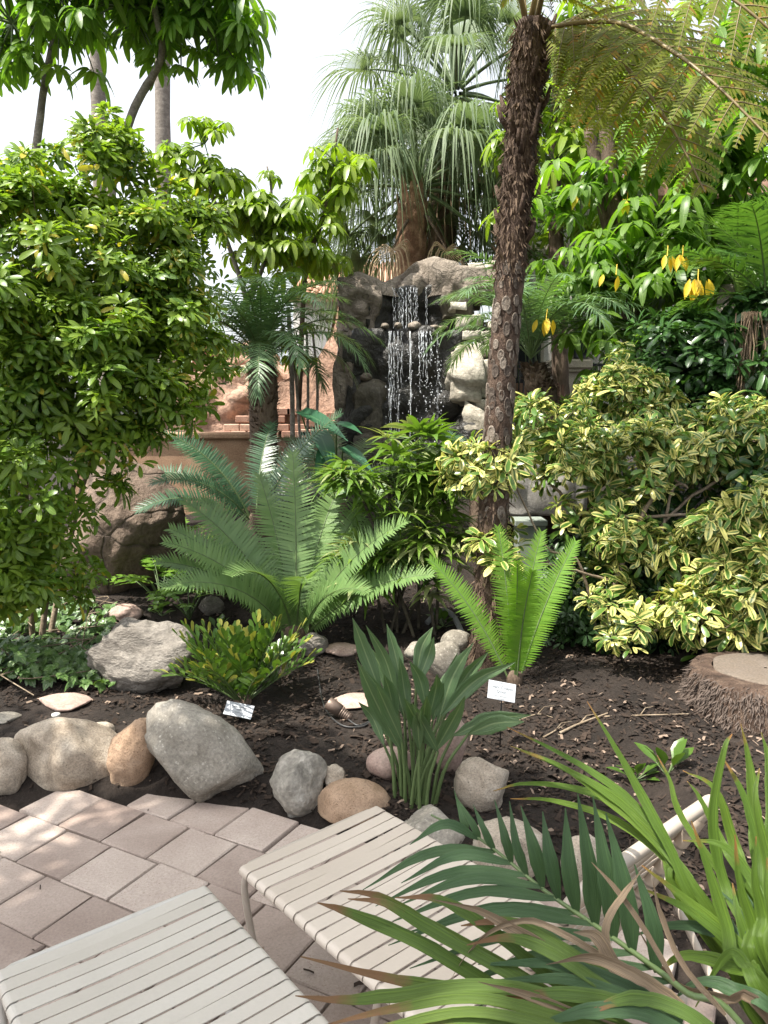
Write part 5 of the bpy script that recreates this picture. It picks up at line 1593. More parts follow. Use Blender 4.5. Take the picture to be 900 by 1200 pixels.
rosette_plant('cycad', 'silvery cycad with dull fronds at the waterfall foot', 'cycad', gpt(395, 610, 7.8),
              [(170, 55, 1.0, 60), (140, 62, 1.0, 50), (60, 60, 1.0, 50), (100, 70, 1.0, 40), (200, 45, .9, 65), (20, 45, .9, 60)],
              L_fan, M_petiole, pairs=38, Lmax=.17, W=.018, fwd=16, vee=.2, droop=.08, t0=.14, rr=.01, seg=2, jit=.05, up=(0, -.5, .85), lift=.5, caudex=(.12, .55))
rosette_plant('cycad', 'single cycad peeping out beside the cream pillar', 'cycad', gpt(690, 545, 8.2),
              [(110, 78, 1.25, 30), (95, 86, 1.35, 25), (150, 60, 1.1, 40), (40, 60, 1.1, 45), (250, 80, 1.1, 40)],
              L_cycad_y, M_petiole, pairs=40, Lmax=.20, W=.022, fwd=16, vee=.2, droop=.05, t0=.14, rr=.01, seg=2, jit=.05, up=(0, -.5, .85), lift=.3, caudex=(.1, .35))
rosette_plant('cycad', 'dark fronds peeping out at the right foot of the waterfall', 'cycad', gpt(560, 620, 7.6),
              [(160, 40, .8, 40), (175, 30, .8, 50), (120, 60, .8, 50), (190, 55, .7, 60)],
              L_cycad_d, M_petiole, pairs=30, Lmax=.15, W=.02, fwd=16, vee=.2, droop=.08, t0=.14, rr=.01, seg=2, jit=.05, up=(0, -.5, .85), lift=.75, caudex=(.1, .8))
# zamia with broad leaflets
zb = ground(285, 822)
rs = random.Random(4)
spec = [(i * 137.5, rs.uniform(28, 84), rs.uniform(.42, .60), rs.uniform(10, 35)) for i in range(52)]
rosette_plant('zamia', 'low bushy cycad with broad glossy leaflets beside a name plate', 'plant', zb, spec, L_zamia, M_petiole, pairs=9, Lmax=.125, W=.042, fwd=48, vee=.35, droop=.08, t0=.25, rr=.006, seg=4, cols=2, prof=obov, fold=.15, jit=.12, caudex=(.06, .06), shape=.35)
# lobed philodendrons
for lab, x, y, n, s in (('lobed-leaf philodendron clump right below the dark boulder', 190, 712, 15, 1.0), ('small lobed-leaf philodendron in front of its larger neighbour', 222, 726, 9, .8), ('lobed-leaf philodendron half hidden behind the big cycad fronds', 212, 660, 11, 1.0)):
    b = ground(x, y)
    root = thing('lobed_plant', lab, 'plant', b)
    for i in range(n):
        az = i * 137.5 + random.uniform(-15, 15)
        el = random.uniform(48, 80)
        st = arch_pts((0, 0, 0), az, el, random.uniform(.22, .42) * s, 18, 8)
        mb = MB()
        tube(mb, st, np.linspace(.008, .005, 8), 5, 1)
        lf = arch_pts(st[-1], az, el - 40, .24 * s, 40, 10)
        pinnate(mb, lf, 5, lambda t: .11 * s * max(.3, math.sin(math.pi * (.25 + .65 * t))), .055 * s, fwd=22, vee=.1, droop=.15, t0=.02, rr=.004, seg=4, cols=2, prof=oval, fold=.1, jit=.08)
        blade(mb, st[-1], lf[-1] - st[-1], ZUP, .26 * s, .07 * s, seg=4, prof=lance, droop=.12)
        part('leaf', mb.mesh('leaf', [L_philo, M_petiole]), root)
# elephant ear
eb = gpt(392, 600, 7.4)
root = thing('elephant_ear', 'elephant ear with big dark heart-shaped leaves in front of the waterfall', 'plant', eb)
def heart(t): return np.clip(np.sin(np.pi * np.clip(t, .10, .985) ** .55), 0.05, 1)
for (bx, by), (tx, ty), w in (((352, 482), (396, 500), .20), ((374, 506), (388, 538), .19), ((394, 496), (418, 499), .12), ((402, 524), (430, 540), .15), ((384, 520), (372, 545), .13)):
    mb = MB()
    p = at(bx, by, 7.3); q = at(tx, ty, 7.0)
    tube(mb, spline([np.zeros(3), rel(p, eb) * .6 + [0, .1, .1], rel(p, eb)], 10), np.linspace(.014, .008, 10), 6, 1)
    blade(mb, rel(p, eb), q - p, np.array([.1, -.5, 1.0]), np.linalg.norm(q - p) * 1.25, w, seg=7, prof=heart, droop=.15, fold=.25)
    part('leaf', mb.mesh('leaf', [L_ear, M_petiole]), root)
# lady palm
rb_ = gpt(482, 735, 6.3)
rb_ = ground(480, 742)
lady = thing('lady_palm', 'dense lady palm clump with finger-like leaves below the waterfall', 'palm', rb_)
blobs = [(490, 530, 44, 34, .3), (455, 560, 46, 36, .3), (520, 570, 40, 40, .3), (500, 620, 44, 36, .32), (470, 680, 46, 34, .3), (520, 640, 36, 34, .25), (430, 660, 30, 34, .25), (486, 600, 50, 50, .3), (415, 560, 24, 26, .25)]
rs = random.Random(19)
for bi, (x, y, rx, ry, ry2) in enumerate(blobs):
    c = at(x, y, rb_[1])
    cane = MB()
    foot = np.array([rs.uniform(-.22, .22), rs.uniform(-.12, .15), -.05])
    tube(cane, spline([foot, foot * .6 + rel(c, rb_) * .4 + [0, 0, .05], rel(c, rb_)], 10), .014, 6, jitter=.1)
    part('cane', cane.mesh('cane', M_stem_dark), lady)
    for i in range(20):
        d = unit(np.array([rs.gauss(0, 1), rs.gauss(-.4, .8), rs.gauss(.25, .8)]))
        hub = c + d * np.array([rx * rb_[1] / FPX, ry2, ry * rb_[1] / FPX]) * rs.uniform(.7, 1.05)
        mb = MB()
        tube(mb, [rel(c, rb_), rel(c * .5 + hub * .5 + [0, 0, .05], rb_), rel(hub, rb_)], .005, 4, 1)
        out = unit(d * [1, 1, .4] + np.array([0, 0, .25]))
        S = unit(np.cross(out, ZUP)); U_ = np.cross(S, out)
        nb = rs.choice((6, 7, 8))
        pale = rs.random() < (.35 if y > 600 else .12)
        for k in range(nb):
            a = math.radians((k / (nb - 1) - .5) * 190)
            D = out * math.cos(a) + S * math.sin(a) + U_ * rs.uniform(-.05, .25)
            blade(mb, rel(hub, rb_), D, U_ + out * .2, rs.uniform(.22, .31), rs.uniform(.040, .055), seg=5, droop=rs.uniform(.15, .6), prof=lance, fold=.2)
        part('leaf', mb.mesh('leaf', [L_rhapis_w if pale else L_rhapis, M_petiole]), lady)

# bird of paradise (paddle leaves), each leaf placed on its own
bb_ = ground(482, 932)
bop = thing('paddle_leaf_clump', 'bird-of-paradise clump with upright blue-green paddle leaves among the border rocks', 'plant', bb_)
leaves = [((447, 815), (413, 724), 24, .0), ((467, 833), (429, 733), 24, .08), ((473, 815), (453, 731), 22, .15), ((487, 798), (507, 735), 24, .12), ((469, 878), (418, 773), 24, -.10), ((471, 869), (440, 800), 22, -.14), ((513, 847), (555, 753), 26, .0), ((527, 824), (572, 764), 22, .10),
          ((518, 838), (604, 776), 24, -.06), ((531, 862), (622, 838), 24, -.15), ((549, 860), (614, 846), 26, -.22), ((500, 833), (480, 775), 22, -.02), ((503, 840), (512, 790), 22, -.12), ((509, 878), (474, 818), 24, -.20), ((463, 850), (450, 790), 22, -.05), ((478, 840), (468, 770), 22, .05), ((510, 880), (545, 815), 22, -.20), ((452, 862), (424, 800), 20, .12), ((495, 870), (500, 815), 22, -.24), ((516, 835), (536, 765), 22, .16)]
extra = []
for (bx, by), (tx, ty), w, dy in leaves[::1]:
    if random.random() < .6 and tx < 560:
        jx, jy = random.uniform(-9, 9), random.uniform(4, 26)
        extra.append(((bx + jx * .5, by + jy * .5), (tx + jx, ty + jy), w * random.uniform(.6, .9), dy + random.uniform(-.1, .1)))
for (bx, by), (tx, ty), w, dy in leaves + extra:
    Yb = bb_[1]
    p = at(bx, by, Yb + dy * .7)
    q = at(tx, ty, Yb + dy * 1.3)
    f = bb_ + np.array([(bx - 482) * .0016 + random.uniform(-.03, .03), dy * .5 + random.uniform(-.03, .03), -.02])
    mb = MB()
    tube(mb, spline([rel(f, bb_), rel(f * .5 + p * .5 + np.array([(482 - bx) * .0004, 0, .02]), bb_), rel(p, bb_)], 8), np.linspace(.011, .006, 8), 6, 1)
    d = q - p
    face = np.array([random.uniform(-.5, .5), -1, .35])
    bend = unit(np.cross(d, face)) * np.linalg.norm(d) * random.uniform(-.06, .06)
    strip_leaf(mb, [rel(p, bb_), rel(p * .5 + q * .5, bb_) + bend + [0, .03, .015], rel(q, bb_)], w * .78 * Yb / FPX, prof=oval, fold=random.uniform(.15, .5), n=12, face=face, twist=random.uniform(-.4, .4))
    part('leaf', mb.mesh('leaf', [L_paddle, M_petiole]), bop)

# ivy on the left
ib = ground(60, 770)
ivy = thing('ivy', 'mat of ivy with pale-veined leaves spilling around the grey-brown boulder', 'ivy', ib)
T_ivy = []
for s in range(3):
    mb = MB()
    for a, L in ((0, 1), (52, .72), (-52, .72), (105, .42), (-105, .42)):
        a = math.radians(a)
        blade(mb, np.array([.0, 0, .0015 * abs(a)]), np.array([math.cos(a), math.sin(a), 0]), ZUP, .062 * L, .046 * (L ** .4), seg=4, prof=lance, droop=.22, fold=.1)
    T_ivy.append(mb)
im = [t.mesh('ivy_leaf', L_ivy) for t in T_ivy]
rs2 = np.random.default_rng(4)
allm, sco = [], []
while len(allm) < 900:
    x, y = rs2.uniform(-60, 135), rs2.uniform(672, 812)
    lim = 1 if x < 60 else 1 - (x - 60) / 110
    if y < 672 + max(0, x) * .35 or rs2.random() > lim + .25:
        continue
    g = ground(x, y)
    if g[1] > 6.6:
        continue
    hgt = .22 * rs2.random() ** 1.0 * max(.15, min(1, (100 - x) / 80)) + .05
    g[2] += hgt
    ax = unit(np.array([rs2.normal() * .5, -.55 + rs2.normal() * .4, .8]))
    allm.append((frame_z(ax, rs2.uniform(0, 6.28), rs2.uniform(.7, 1.35), rel(g, ib)), int(rs2.integers(3))))
    sco.append(np.linalg.norm(g) - hgt * 3)
od = np.argsort(sco)
for i in od[:300]:
    part('ivy_leaf', im[allm[i][1]], ivy, allm[i][0])
big = MB()
for k in range(3):
    big.add_many(T_ivy[k], [allm[i][0] for i in od[300:] if allm[i][1] == k])
part('ivy_mat', big.mesh('ivy_mat', L_ivy), ivy, kind='stuff')
vine = MB()
for i in range(40):
    m = allm[int(rs2.integers(len(allm)))][0][:3, 3]
    tube(vine, spline([m, m + rs2.normal(size=3) * [.15, .15, .03], m + rs2.normal(size=3) * [.3, .3, .04]], 8), .004, 4)
part('vines', vine.mesh('vines', M_stem), ivy, kind='stuff')

# strap leaves poking in from the left edge
lb_ = ground(-20, 800)
root = thing('strap_leaf_plant', 'few sword-shaped leaves poking out in front of the ivy', 'plant', lb_)
for (x0, y0, x1, y1) in ((-20, 800, 40, 752), (-20, 800, 36, 768), (-25, 800, 20, 738), (-20, 805, 30, 786)):
    mb = MB()
    p, q = at(x0, y0, lb_[1]), at(x1, y1, lb_[1] - .15)
    strip_leaf(mb, [rel(p, lb_), rel(p * .5 + q * .5, lb_) + [0, 0, .04], rel(q, lb_)], .06, prof=lance, fold=.3)
    part('leaf', mb.mesh('leaf', [L_palm]), root)

# low sprouts
random.seed(5)
for lab, x, y, n, L in (('small green sprout in the dark soil behind the lounger backrest', 745, 915, 9, .11), ('tiny green weeds under the big cycad', 268, 700, 12, .10), ('small sprout of fan leaves at the lady palm foot', 520, 735, 10, .16), ('broad-leaf seedling beside the grey-brown boulder', 255, 742, 6, .13), ('low leafy seedling right behind the lounger end rail', 782, 910, 7, .16), ('tiny leafy weed beside the garden boulder', 190, 722, 8, .09)):
    b = ground(x, y)
    root = thing('seedling', lab, 'plant', b)
    for i in range(n):
        a = random.uniform(0, 6.28); e = random.uniform(.3, 1.2)
        mb = MB()
        D = np.array([math.cos(a) * math.cos(e), math.sin(a) * math.cos(e), math.sin(e)])
        tube(mb, [(0, 0, 0), D * L * .5], .003, 4, 1)
        blade(mb, D * L * .5, D, ZUP, L, L * .4, seg=4, prof=oval, droop=.25, fold=.2)
        part('leaf', mb.mesh('leaf', [L_zamia, M_petiole]), root)

# ================================================================ FOREGROUND PALM AND STRAP LEAVES
random.seed(23)
FS = 0.78                                 # the clump stands close to the camera
fpb = np.array([1.02, 0.95, 0.0])
fp = thing('foreground_palm', 'palm with long ribbed leaflets, some dried brown, reaching over the cream lounger', 'palm', fpb)
def rel_fp(px, py, Y): return rel(at(px, py, Y * FS), fpb)
# upright green frond
rach = spline([np.array([0, 0, .05]), rel_fp(900, 1250, 1.45), rel_fp(800, 1160, 1.5), rel_fp(720, 1100, 1.56), rel_fp(640, 1045, 1.64), rel_fp(565, 985, 1.74), rel_fp(505, 955, 1.80)], 60)
fr1 = MB()
tube(fr1, rach, np.linspace(.0075, .002, 60), 6)
f1 = part('frond', fr1.mesh('rachis', M_petiole), fp)
upper = [((548, 975), (527, 935)), ((562, 984), (535, 938)), ((580, 998), (556, 938)), ((600, 1012), (574, 938)), ((618, 1026), (592, 946)), ((636, 1040), (610, 938)), ((655, 1054), (631, 941)), ((676, 1070), (658, 947)), ((698, 1084), (682, 940)), ((720, 1100), (697, 936)), ((742, 1117), (716, 948)), ((770, 1140), (745, 1010))]
for (bx, by), (tx, ty) in upper:
    Yb = float(np.interp(bx, [505, 565, 640, 720, 800, 900], [1.80, 1.74, 1.64, 1.56, 1.50, 1.45]))
    p, q = rel_fp(bx, by, Yb), rel_fp(tx, ty, Yb + .06)
    mb = MB()
    d = np.linalg.norm(q - p)
    strip_leaf(mb, [p, p * .5 + q * .5 + [random.uniform(-.008, .008), -.015, 0], q + [random.uniform(-.01, .01), 0, random.uniform(-.02, .02)]], max(.015, min(.034, d * .16)), prof=lance, fold=.22, face=(random.uniform(-.25, .25), -1, .1), n=10)
    part('leaflet', mb.mesh('leaflet', L_palm), f1)
lower = [((560, 983), (480, 990)), ((580, 998), (425, 1043)), ((600, 1012), (470, 1035)), ((618, 1026), (440, 1062)), ((636, 1040), (465, 1062)), ((655, 1054), (460, 1080)), ((676, 1070), (455, 1108)), ((698, 1084), (470, 1095)), ((720, 1100), (480, 1135)), ((742, 1117), (520, 1165)), ((764, 1134), (560, 1180)), ((786, 1150), (600, 1200))]
for (bx, by), (tx, ty) in lower:
    Yb = float(np.interp(bx, [505, 565, 640, 720, 800, 900], [1.80, 1.74, 1.64, 1.56, 1.50, 1.45]))
    p, q = rel_fp(bx, by, Yb), rel_fp(tx, ty, Yb - .04)
    mid = p * .5 + q * .5 + [0, 0, .035]
    mb = MB()
    strip_leaf(mb, [p, mid, q], .024, prof=lance, fold=.25, face=(0, -.5, 1), n=10)
    part('leaflet', mb.mesh('leaflet', L_palm), f1)
# second frond: leaflets with brown tips sweeping left
rach = spline([np.array([-.03, -.05, .05]), rel_fp(980, 1330, 1.25), rel_fp(860, 1260, 1.3), rel_fp(740, 1205, 1.36), rel_fp(640, 1170, 1.42)], 40)
fr2 = MB()
tube(fr2, rach, np.linspace(.008, .003, 40), 6)
f2 = part('frond', fr2.mesh('rachis', M_petiole), fp)
def px_leaf(parent, pts, w, mat, fold=.25, twist=0.0, face=(0, -.6, .9), prof=strap, name='leaflet', dup=True):
    mb = MB()
    strip_leaf(mb, [rel_fp(*p) for p in pts], w * FS * .72, prof=prof, fold=fold, n=22, face=face, twist=twist)
    if dup and mat is not L_dry and random.random() < .3:
        ja, jb = random.uniform(-14, 14), random.uniform(8, 24)
        q = [(p[0] + ja * i / len(pts), p[1] + jb * (.5 + i / len(pts)) * .8, p[2] - .03) for i, p in enumerate(pts)]
        px_leaf(parent, q, w * random.uniform(.7, 1.0), mat, fold, random.uniform(-.5, .5), face, prof, name, dup=False)
    return part(name, mb.mesh(name, mat), parent)
B1, B2, B3 = L_palm_tip, L_palm, L_dry
px_leaf(f2, [(700, 1222, 1.38), (600, 1170, 1.42), (499, 1109, 1.46), (412, 1071, 1.48), (372, 1058, 1.47)], .040, B1)
px_leaf(f2, [(715, 1215, 1.38), (640, 1165, 1.42), (588, 1132, 1.46), (499, 1083, 1.50), (445, 1051, 1.50), (398, 1044, 1.48)], .040, B1)
px_leaf(f2, [(720, 1205, 1.38), (650, 1150, 1.44), (579, 1093, 1.48), (517, 1055, 1.50), (463, 1052, 1.50)], .036, B1)
px_leaf(f2, [(760, 1230, 1.34), (660, 1190, 1.38), (560, 1166, 1.40), (470, 1150, 1.40), (352, 1121, 1.38)], .042, B1)
px_leaf(f2, [(780, 1225, 1.30), (650, 1170, 1.34), (560, 1155, 1.36), (470, 1166, 1.36), (400, 1172, 1.35), (346, 1167, 1.34)], .036, B1)
px_leaf(f2, [(790, 1235, 1.28), (680, 1200, 1.30), (560, 1170, 1.33), (463, 1182, 1.33), (372, 1204, 1.31)], .030, B1)
px_leaf(f2, [(800, 1250, 1.26), (660, 1215, 1.28), (540, 1195, 1.30), (440, 1215, 1.30)], .028, B1)
px_leaf(f2, [(790, 1200, 1.33), (700, 1140, 1.40), (640, 1100, 1.45), (590, 1080, 1.48), (540, 1085, 1.48)], .040, B1)
px_leaf(f2, [(800, 1190, 1.33), (720, 1150, 1.38), (650, 1130, 1.42), (560, 1130, 1.44)], .036, B2)
px_leaf(f2, [(820, 1220, 1.28), (740, 1180, 1.32), (660, 1165, 1.34), (580, 1170, 1.35)], .040, B1)
px_leaf(f2, [(840, 1240, 1.24), (760, 1190, 1.28), (690, 1185, 1.30), (620, 1205, 1.30)], .040, B2)
px_leaf(f2, [(860, 1230, 1.24), (800, 1185, 1.28), (740, 1170, 1.30), (680, 1190, 1.30)], .038, B1)
# dried curling leaflets
px_leaf(f2, [(770, 1200, 1.36), (700, 1165, 1.40), (650, 1118, 1.44), (605, 1090, 1.46), (561, 1066, 1.48), (508, 1054, 1.48)], .034, B3, fold=.6, twist=1.2)
px_leaf(f2, [(720, 1130, 1.42), (670, 1100, 1.44), (620, 1078, 1.46), (575, 1090, 1.46), (545, 1120, 1.45), (527, 1150, 1.44)], .018, B3, fold=.6, twist=2.0)
px_leaf(f2, [(770, 1190, 1.36), (725, 1140, 1.40), (700, 1098, 1.42), (672, 1092, 1.42)], .040, B3, fold=.5, twist=1.0)
px_leaf(f2, [(790, 1150, 1.40), (752, 1085, 1.44), (722, 1042, 1.46), (693, 1010, 1.47)], .016, B3, fold=.5, twist=.8)
px_leaf(f2, [(710, 1120, 1.42), (712, 1080, 1.44), (735, 1045, 1.45), (752, 1020, 1.45)], .022, B3, fold=.5, twist=.9)
px_leaf(f2, [(800, 1180, 1.34), (740, 1140, 1.36), (690, 1120, 1.38), (640, 1130, 1.38)], .036, B3, fold=.6, twist=1.6)
px_leaf(f2, [(760, 1220, 1.30), (690, 1195, 1.32), (620, 1165, 1.34), (560, 1150, 1.34)], .028, B3, fold=.6, twist=1.4)
px_leaf(f2, [(850, 1190, 1.30), (800, 1130, 1.34), (775, 1070, 1.38), (765, 1030, 1.40)], .016, B3, fold=.6, twist=1.4)

# strap-leaved clump on the right
sb = np.array([1.28, 1.30, 0.02])
sp = thing('strap_leaf_plant', 'tall clump of arching sword leaves with yellow edges beside the raised backrest', 'plant', sb)
def sl(pts, w, mat=None, fold=.3, twist=0.0, face=(0, -.8, .6), prof=strap):
    mb = MB()
    ctrl = [rel(at(p[0], p[1], p[2] * .84), sb) for p in pts]
    foot = np.array([random.uniform(-.08, .08), random.uniform(-.08, .08), -.02])
    strip_leaf(mb, [foot, foot * .55 + ctrl[0] * .45 + [0, 0, .03]] + ctrl, w * .68, prof=prof, fold=fold, n=26, face=face, twist=twist)
    part('leaf', mb.mesh('leaf', mat or L_strapleaf), sp)
Lp2 = L_palm
sl([(800, 1060, 1.62), (784, 1007, 1.66), (731, 949, 1.75), (678, 925, 1.82), (616, 918, 1.88), (578, 927, 1.90)], .026)
sl([(805, 1060, 1.62), (776, 1002, 1.68), (713, 958, 1.76), (647, 938, 1.84), (598, 936, 1.88)], .026)
sl([(830, 1070, 1.60), (802, 1024, 1.64), (749, 967, 1.70), (700, 928, 1.76), (658, 898, 1.80), (598, 874, 1.86)], .032)
sl([(835, 1090, 1.58), (784, 993, 1.64), (749, 928, 1.70), (722, 878, 1.74), (688, 822, 1.78)], .030)
sl([(815, 1040, 1.64), (749, 949, 1.74), (700, 909, 1.80), (647, 878, 1.86), (594, 852, 1.90)], .024)
sl([(840, 1080, 1.58), (770, 985, 1.68), (720, 935, 1.74), (660, 900, 1.80), (610, 880, 1.86)], .030)
sl([(900, 1165, 1.45), (864, 1109, 1.50), (811, 1060, 1.55), (752, 1014, 1.60)], .042)
sl([(905, 1180, 1.42), (873, 1122, 1.48), (811, 1069, 1.54), (750, 1040, 1.58)], .040)
sl([(880, 1180, 1.44), (851, 1087, 1.50), (829, 1016, 1.54), (810, 962, 1.57)], .036)
sl([(895, 1150, 1.46), (882, 1087, 1.50), (866, 1033, 1.52), (861, 978, 1.54)], .034)
sl([(905, 1140, 1.46), (893, 1075, 1.50), (884, 1030, 1.52), (886, 980, 1.54)], .034)
sl([(915, 1150, 1.45), (905, 1080, 1.48), (898, 1040, 1.50), (899, 1005, 1.52)], .030)
sl([(880, 1130, 1.50), (830, 1090, 1.54), (780, 1085, 1.56), (740, 1098, 1.57)], .030, Lp2)
sl([(890, 1110, 1.6), (850, 1040, 1.7), (835, 960, 1.75), (848, 880, 1.78), (858, 860, 1.80)], .034)
sl([(900, 1050, 1.8), (884, 950, 1.9), (877, 890, 1.95), (868, 848, 1.98)], .055, prof=lance)
sl([(920, 1050, 1.8), (905, 940, 1.9), (900, 890, 1.95), (892, 858, 1.98)], .06, prof=lance)
sl([(890, 1060, 1.8), (860, 990, 1.9), (838, 925, 1.95), (800, 903, 1.98)], .05, prof=lance)
sl([(880, 1040, 1.8), (845, 985, 1.88), (820, 935, 1.93), (805, 915, 1.95)], .036, prof=lance)
sl([(870, 1060, 1.75), (800, 960, 1.85), (785, 915, 1.9), (770, 885, 1.93)], .022)
sl([(910, 1080, 1.65), (890, 1000, 1.72), (870, 930, 1.78), (846, 886, 1.82)], .034)
sl([(920, 1100, 1.6), (900, 1010, 1.66), (885, 940, 1.7), (890, 900, 1.74)], .036)
sl([(925, 1120, 1.5), (880, 1030, 1.58), (845, 990, 1.62), (800, 985, 1.64)], .030)
sl([(910, 1170, 1.4), (850, 1130, 1.45), (800, 1120, 1.48), (770, 1140, 1.48)], .036)
sl([(920, 1200, 1.35), (860, 1160, 1.4), (820, 1150, 1.43), (790, 1170, 1.43)], .034, Lp2)
sl([(905, 1190, 1.38), (872, 1130, 1.42), (850, 1120, 1.44), (815, 1180, 1.43)], .034)
sl([(900, 1190, 1.36), (850, 1170, 1.38), (790, 1150, 1.42), (745, 1085, 1.46)], .030, L_dry, twist=1.2)
for i in range(12):
    x0 = random.uniform(850, 915)
    sl([(x0 + 20, 1190, 1.45), (x0 + random.uniform(0, 20), 1130, 1.5), (x0 + random.uniform(-10, 25), 1090 + random.uniform(-20, 20), 1.55), (x0 + random.uniform(-25, 30), 1040 + random.uniform(-30, 40), 1.6)], random.uniform(.026, .038), random.choice((L_strapleaf, L_strapleaf, Lp2)))

# ================================================================ STUMP
stb = at(893, 850, 4.25); stb[2] = float(terrain(stb[0], stb[1])) - .05
stump = thing('palm_stump', 'sawn palm stump with a skirt of matted dry roots', 'stump', stb)
topz = at(893, 785, 4.25)[2] - stb[2]
mb = MB()
prof = [(.46, -.05), (.45, .06), (.435, topz * .45), (.42, topz * .8), (.40, topz * .96), (.36, topz), (.285, topz + .004)]
ns = 44
V = []
for r_, z_ in prof:
    for j in range(ns):
        a = 2 * math.pi * j / ns
        k = 1 + .05 * mnoise.noise(Vector((math.cos(a) * 2, math.sin(a) * 2, z_ * 4)))
        V.append((math.cos(a) * r_ * k, math.sin(a) * r_ * k, z_))
mb.add(V, grid_faces(len(prof), ns, True))
part('root_mass', mb.mesh('root_mass', M_fern_trunk), stump)
mb = MB()
V = []
for r_, z_ in ((.29, topz - .02), (.29, topz + .008), (.28, topz + .012), (.15, topz + .015), (.01, topz + .013)):
    V += [(math.cos(2 * math.pi * j / ns) * r_ * (1 + .04 * math.sin(3 * j * .3)), math.sin(2 * math.pi * j / ns) * r_, z_) for j in range(ns)]
mb.add(V, grid_faces(5, ns, True))
part('cut_top', mb.mesh('cut_top', M_cut_wood), stump)
mb = MB()
for i in range(6500):
    a = random.uniform(math.pi * .85, math.pi * 2.1) if i % 5 else random.uniform(0, 6.28)
    z = topz * random.uniform(0.0, 1.0)
    r_ = np.interp(z, [p[1] for p in prof], [p[0] for p in prof])
    o = np.array([math.cos(a), math.sin(a), 0])
    p = o * r_ * random.uniform(.95, 1.02) + ZUP * z
    blade(mb, p, o * random.uniform(.3, .8) + ZUP * random.uniform(-1.3, -.1) + rng.normal(size=3) * .25, o + ZUP * .5 + rng.normal(size=3) * .3, random.uniform(.025, .055), random.uniform(.005, .010), seg=2, prof=needle, cols=1)
part('root_fibres', mb.mesh('root_fibres', M_root), stump, kind='stuff')

# ================================================================ SMALL THINGS
def text_mesh(txt, size, mat):
    cu = bpy.data.curves.new('txt', 'FONT')
    cu.body = txt; cu.size = size; cu.align_x = 'CENTER'; cu.align_y = 'CENTER'
    ob = bpy.data.objects.new('txt', cu)
    COL.objects.link(ob)
    dg = bpy.context.evaluated_depsgraph_get()
    me = bpy.data.meshes.new_from_object(ob.evaluated_get(dg))
    bpy.data.objects.remove(ob)
    bpy.data.curves.remove(cu)
    me.materials.clear(); me.materials.append(mat)
    return me

def name_plate(label, cx, cy, Y, w, h, roll, lines, pitch=-35):
    c = at(cx, cy, Y)
    g = float(terrain(c[0], c[1]))
    root = thing('plant_label', label, 'sign', (c[0], c[1], g))
    rot = (Matrix.Rotation(math.radians(roll), 4, 'Y') @ Matrix.Rotation(math.radians(90 + pitch), 4, 'X'))
    M0 = Matrix.Translation((0, 0, c[2] - g)) @ rot
    mb = MB()
    box(mb, (0, 0, 0), (w, h, .003), bev=.001)
    pl = part('plate', mb.mesh('plate', M_sign_plate, smooth=False), root, M0)
    for txt, size, y in lines:
        part('lettering', text_mesh(txt, size, M_sign_ink), pl, Matrix.Translation((0, y, .0022)))
    mb = MB()
    tube(mb, [(0, .02, -.05), (0, .015, (c[2] - g) * .5), (0, .0, c[2] - g - .005)], .004, 6, cap=True)
    part('stake', mb.mesh('stake', M_iron), root)
g2 = ground(590, 828)
name_plate('white plant name plate on a stake in front of the young cycad', 588, 810, g2[1] - .45, .15, .10, 11, [('Botanical', .010, .042), ('Giant Chiapas', .021, .018), ('Dioon', .021, -.005), ('*      *', .018, -.018), ('Dioon spinulosum', .011, -.030), ('Zamiaceae', .009, -.044)])
g1 = ground(280, 846)
name_plate('bluish glossy plant name plate leaning before the broad-leaflet cycad', 280, 832, g1[1], .165, .092, 12, [('Cardboard Palm', .014, .018), ('Zamia', .013, .0), ('Zamiaceae', .010, -.018)], pitch=-55)

# spotlight with cable
sgb = ground(397, 842)
sl_ = thing('garden_spotlight', 'small bronze spotlight lying on the mulch with a black cable', 'spotlight', sgb)
a0, a1 = rel(at(384, 823, sgb[1] + .02), sgb), rel(at(411, 842, sgb[1] - .02), sgb)
ax = a1 - a0
mb = MB()
tube(mb, [a0, a0 + ax * .03, a0 + ax * .55], [.034, .038, .038], 18, cap=True)
part('housing', mb.mesh('housing', M_bronze), sl_)
for k in range(5):
    mb = MB()
    q = .58 + .075 * k
    tube(mb, [a0 + ax * q, a0 + ax * (q + .04)], .036 - .003 * k, 18, cap=True)
    part('cooling_fin', mb.mesh('fin', M_bronze), sl_)
mb = MB()
tube(mb, [a0 + ax * .5, a0 + ax * 1.02], .024, 12, cap=True)
part('core', mb.mesh('core', M_bronze), sl_)
mb = MB()
tube(mb, [a0 + ax * .99, a0 + ax * 1.05 + [0, 0, -.01], a0 + ax * 1.08 + [0, 0, -.06]], .016, 10, cap=True)
part('bracket', mb.mesh('bracket', M_bronze), sl_)
mb = MB()
cable = [ground(*q) + [0, 0, .010] for q in ((408, 845), (420, 852), (436, 846), (425, 853), (404, 853), (388, 842), (378, 824), (374, 800), (372, 786))]
tube(mb, spline([rel(p, sgb) for p in cable], 50), .0055, 6)
part('cable', mb.mesh('cable', M_black_plastic), sl_)
# sprinkler head
spb = ground(66, 846)
spr = thing('sprinkler_head', 'small pop-up sprinkler head behind the broad tan boulder', 'sprinkler', spb)
mb = MB(); tube(mb, [(0, 0, -.03), (0, 0, .035)], .014, 12, cap=True)
part('body', mb.mesh('body', M_grey_pipe), spr)
mb = MB(); tube(mb, [(0, 0, .033), (0, 0, .038), (0, 0, .05)], [.018, .024, .024], 14, cap=True)
part('cap', mb.mesh('cap', M_white_plastic), spr)
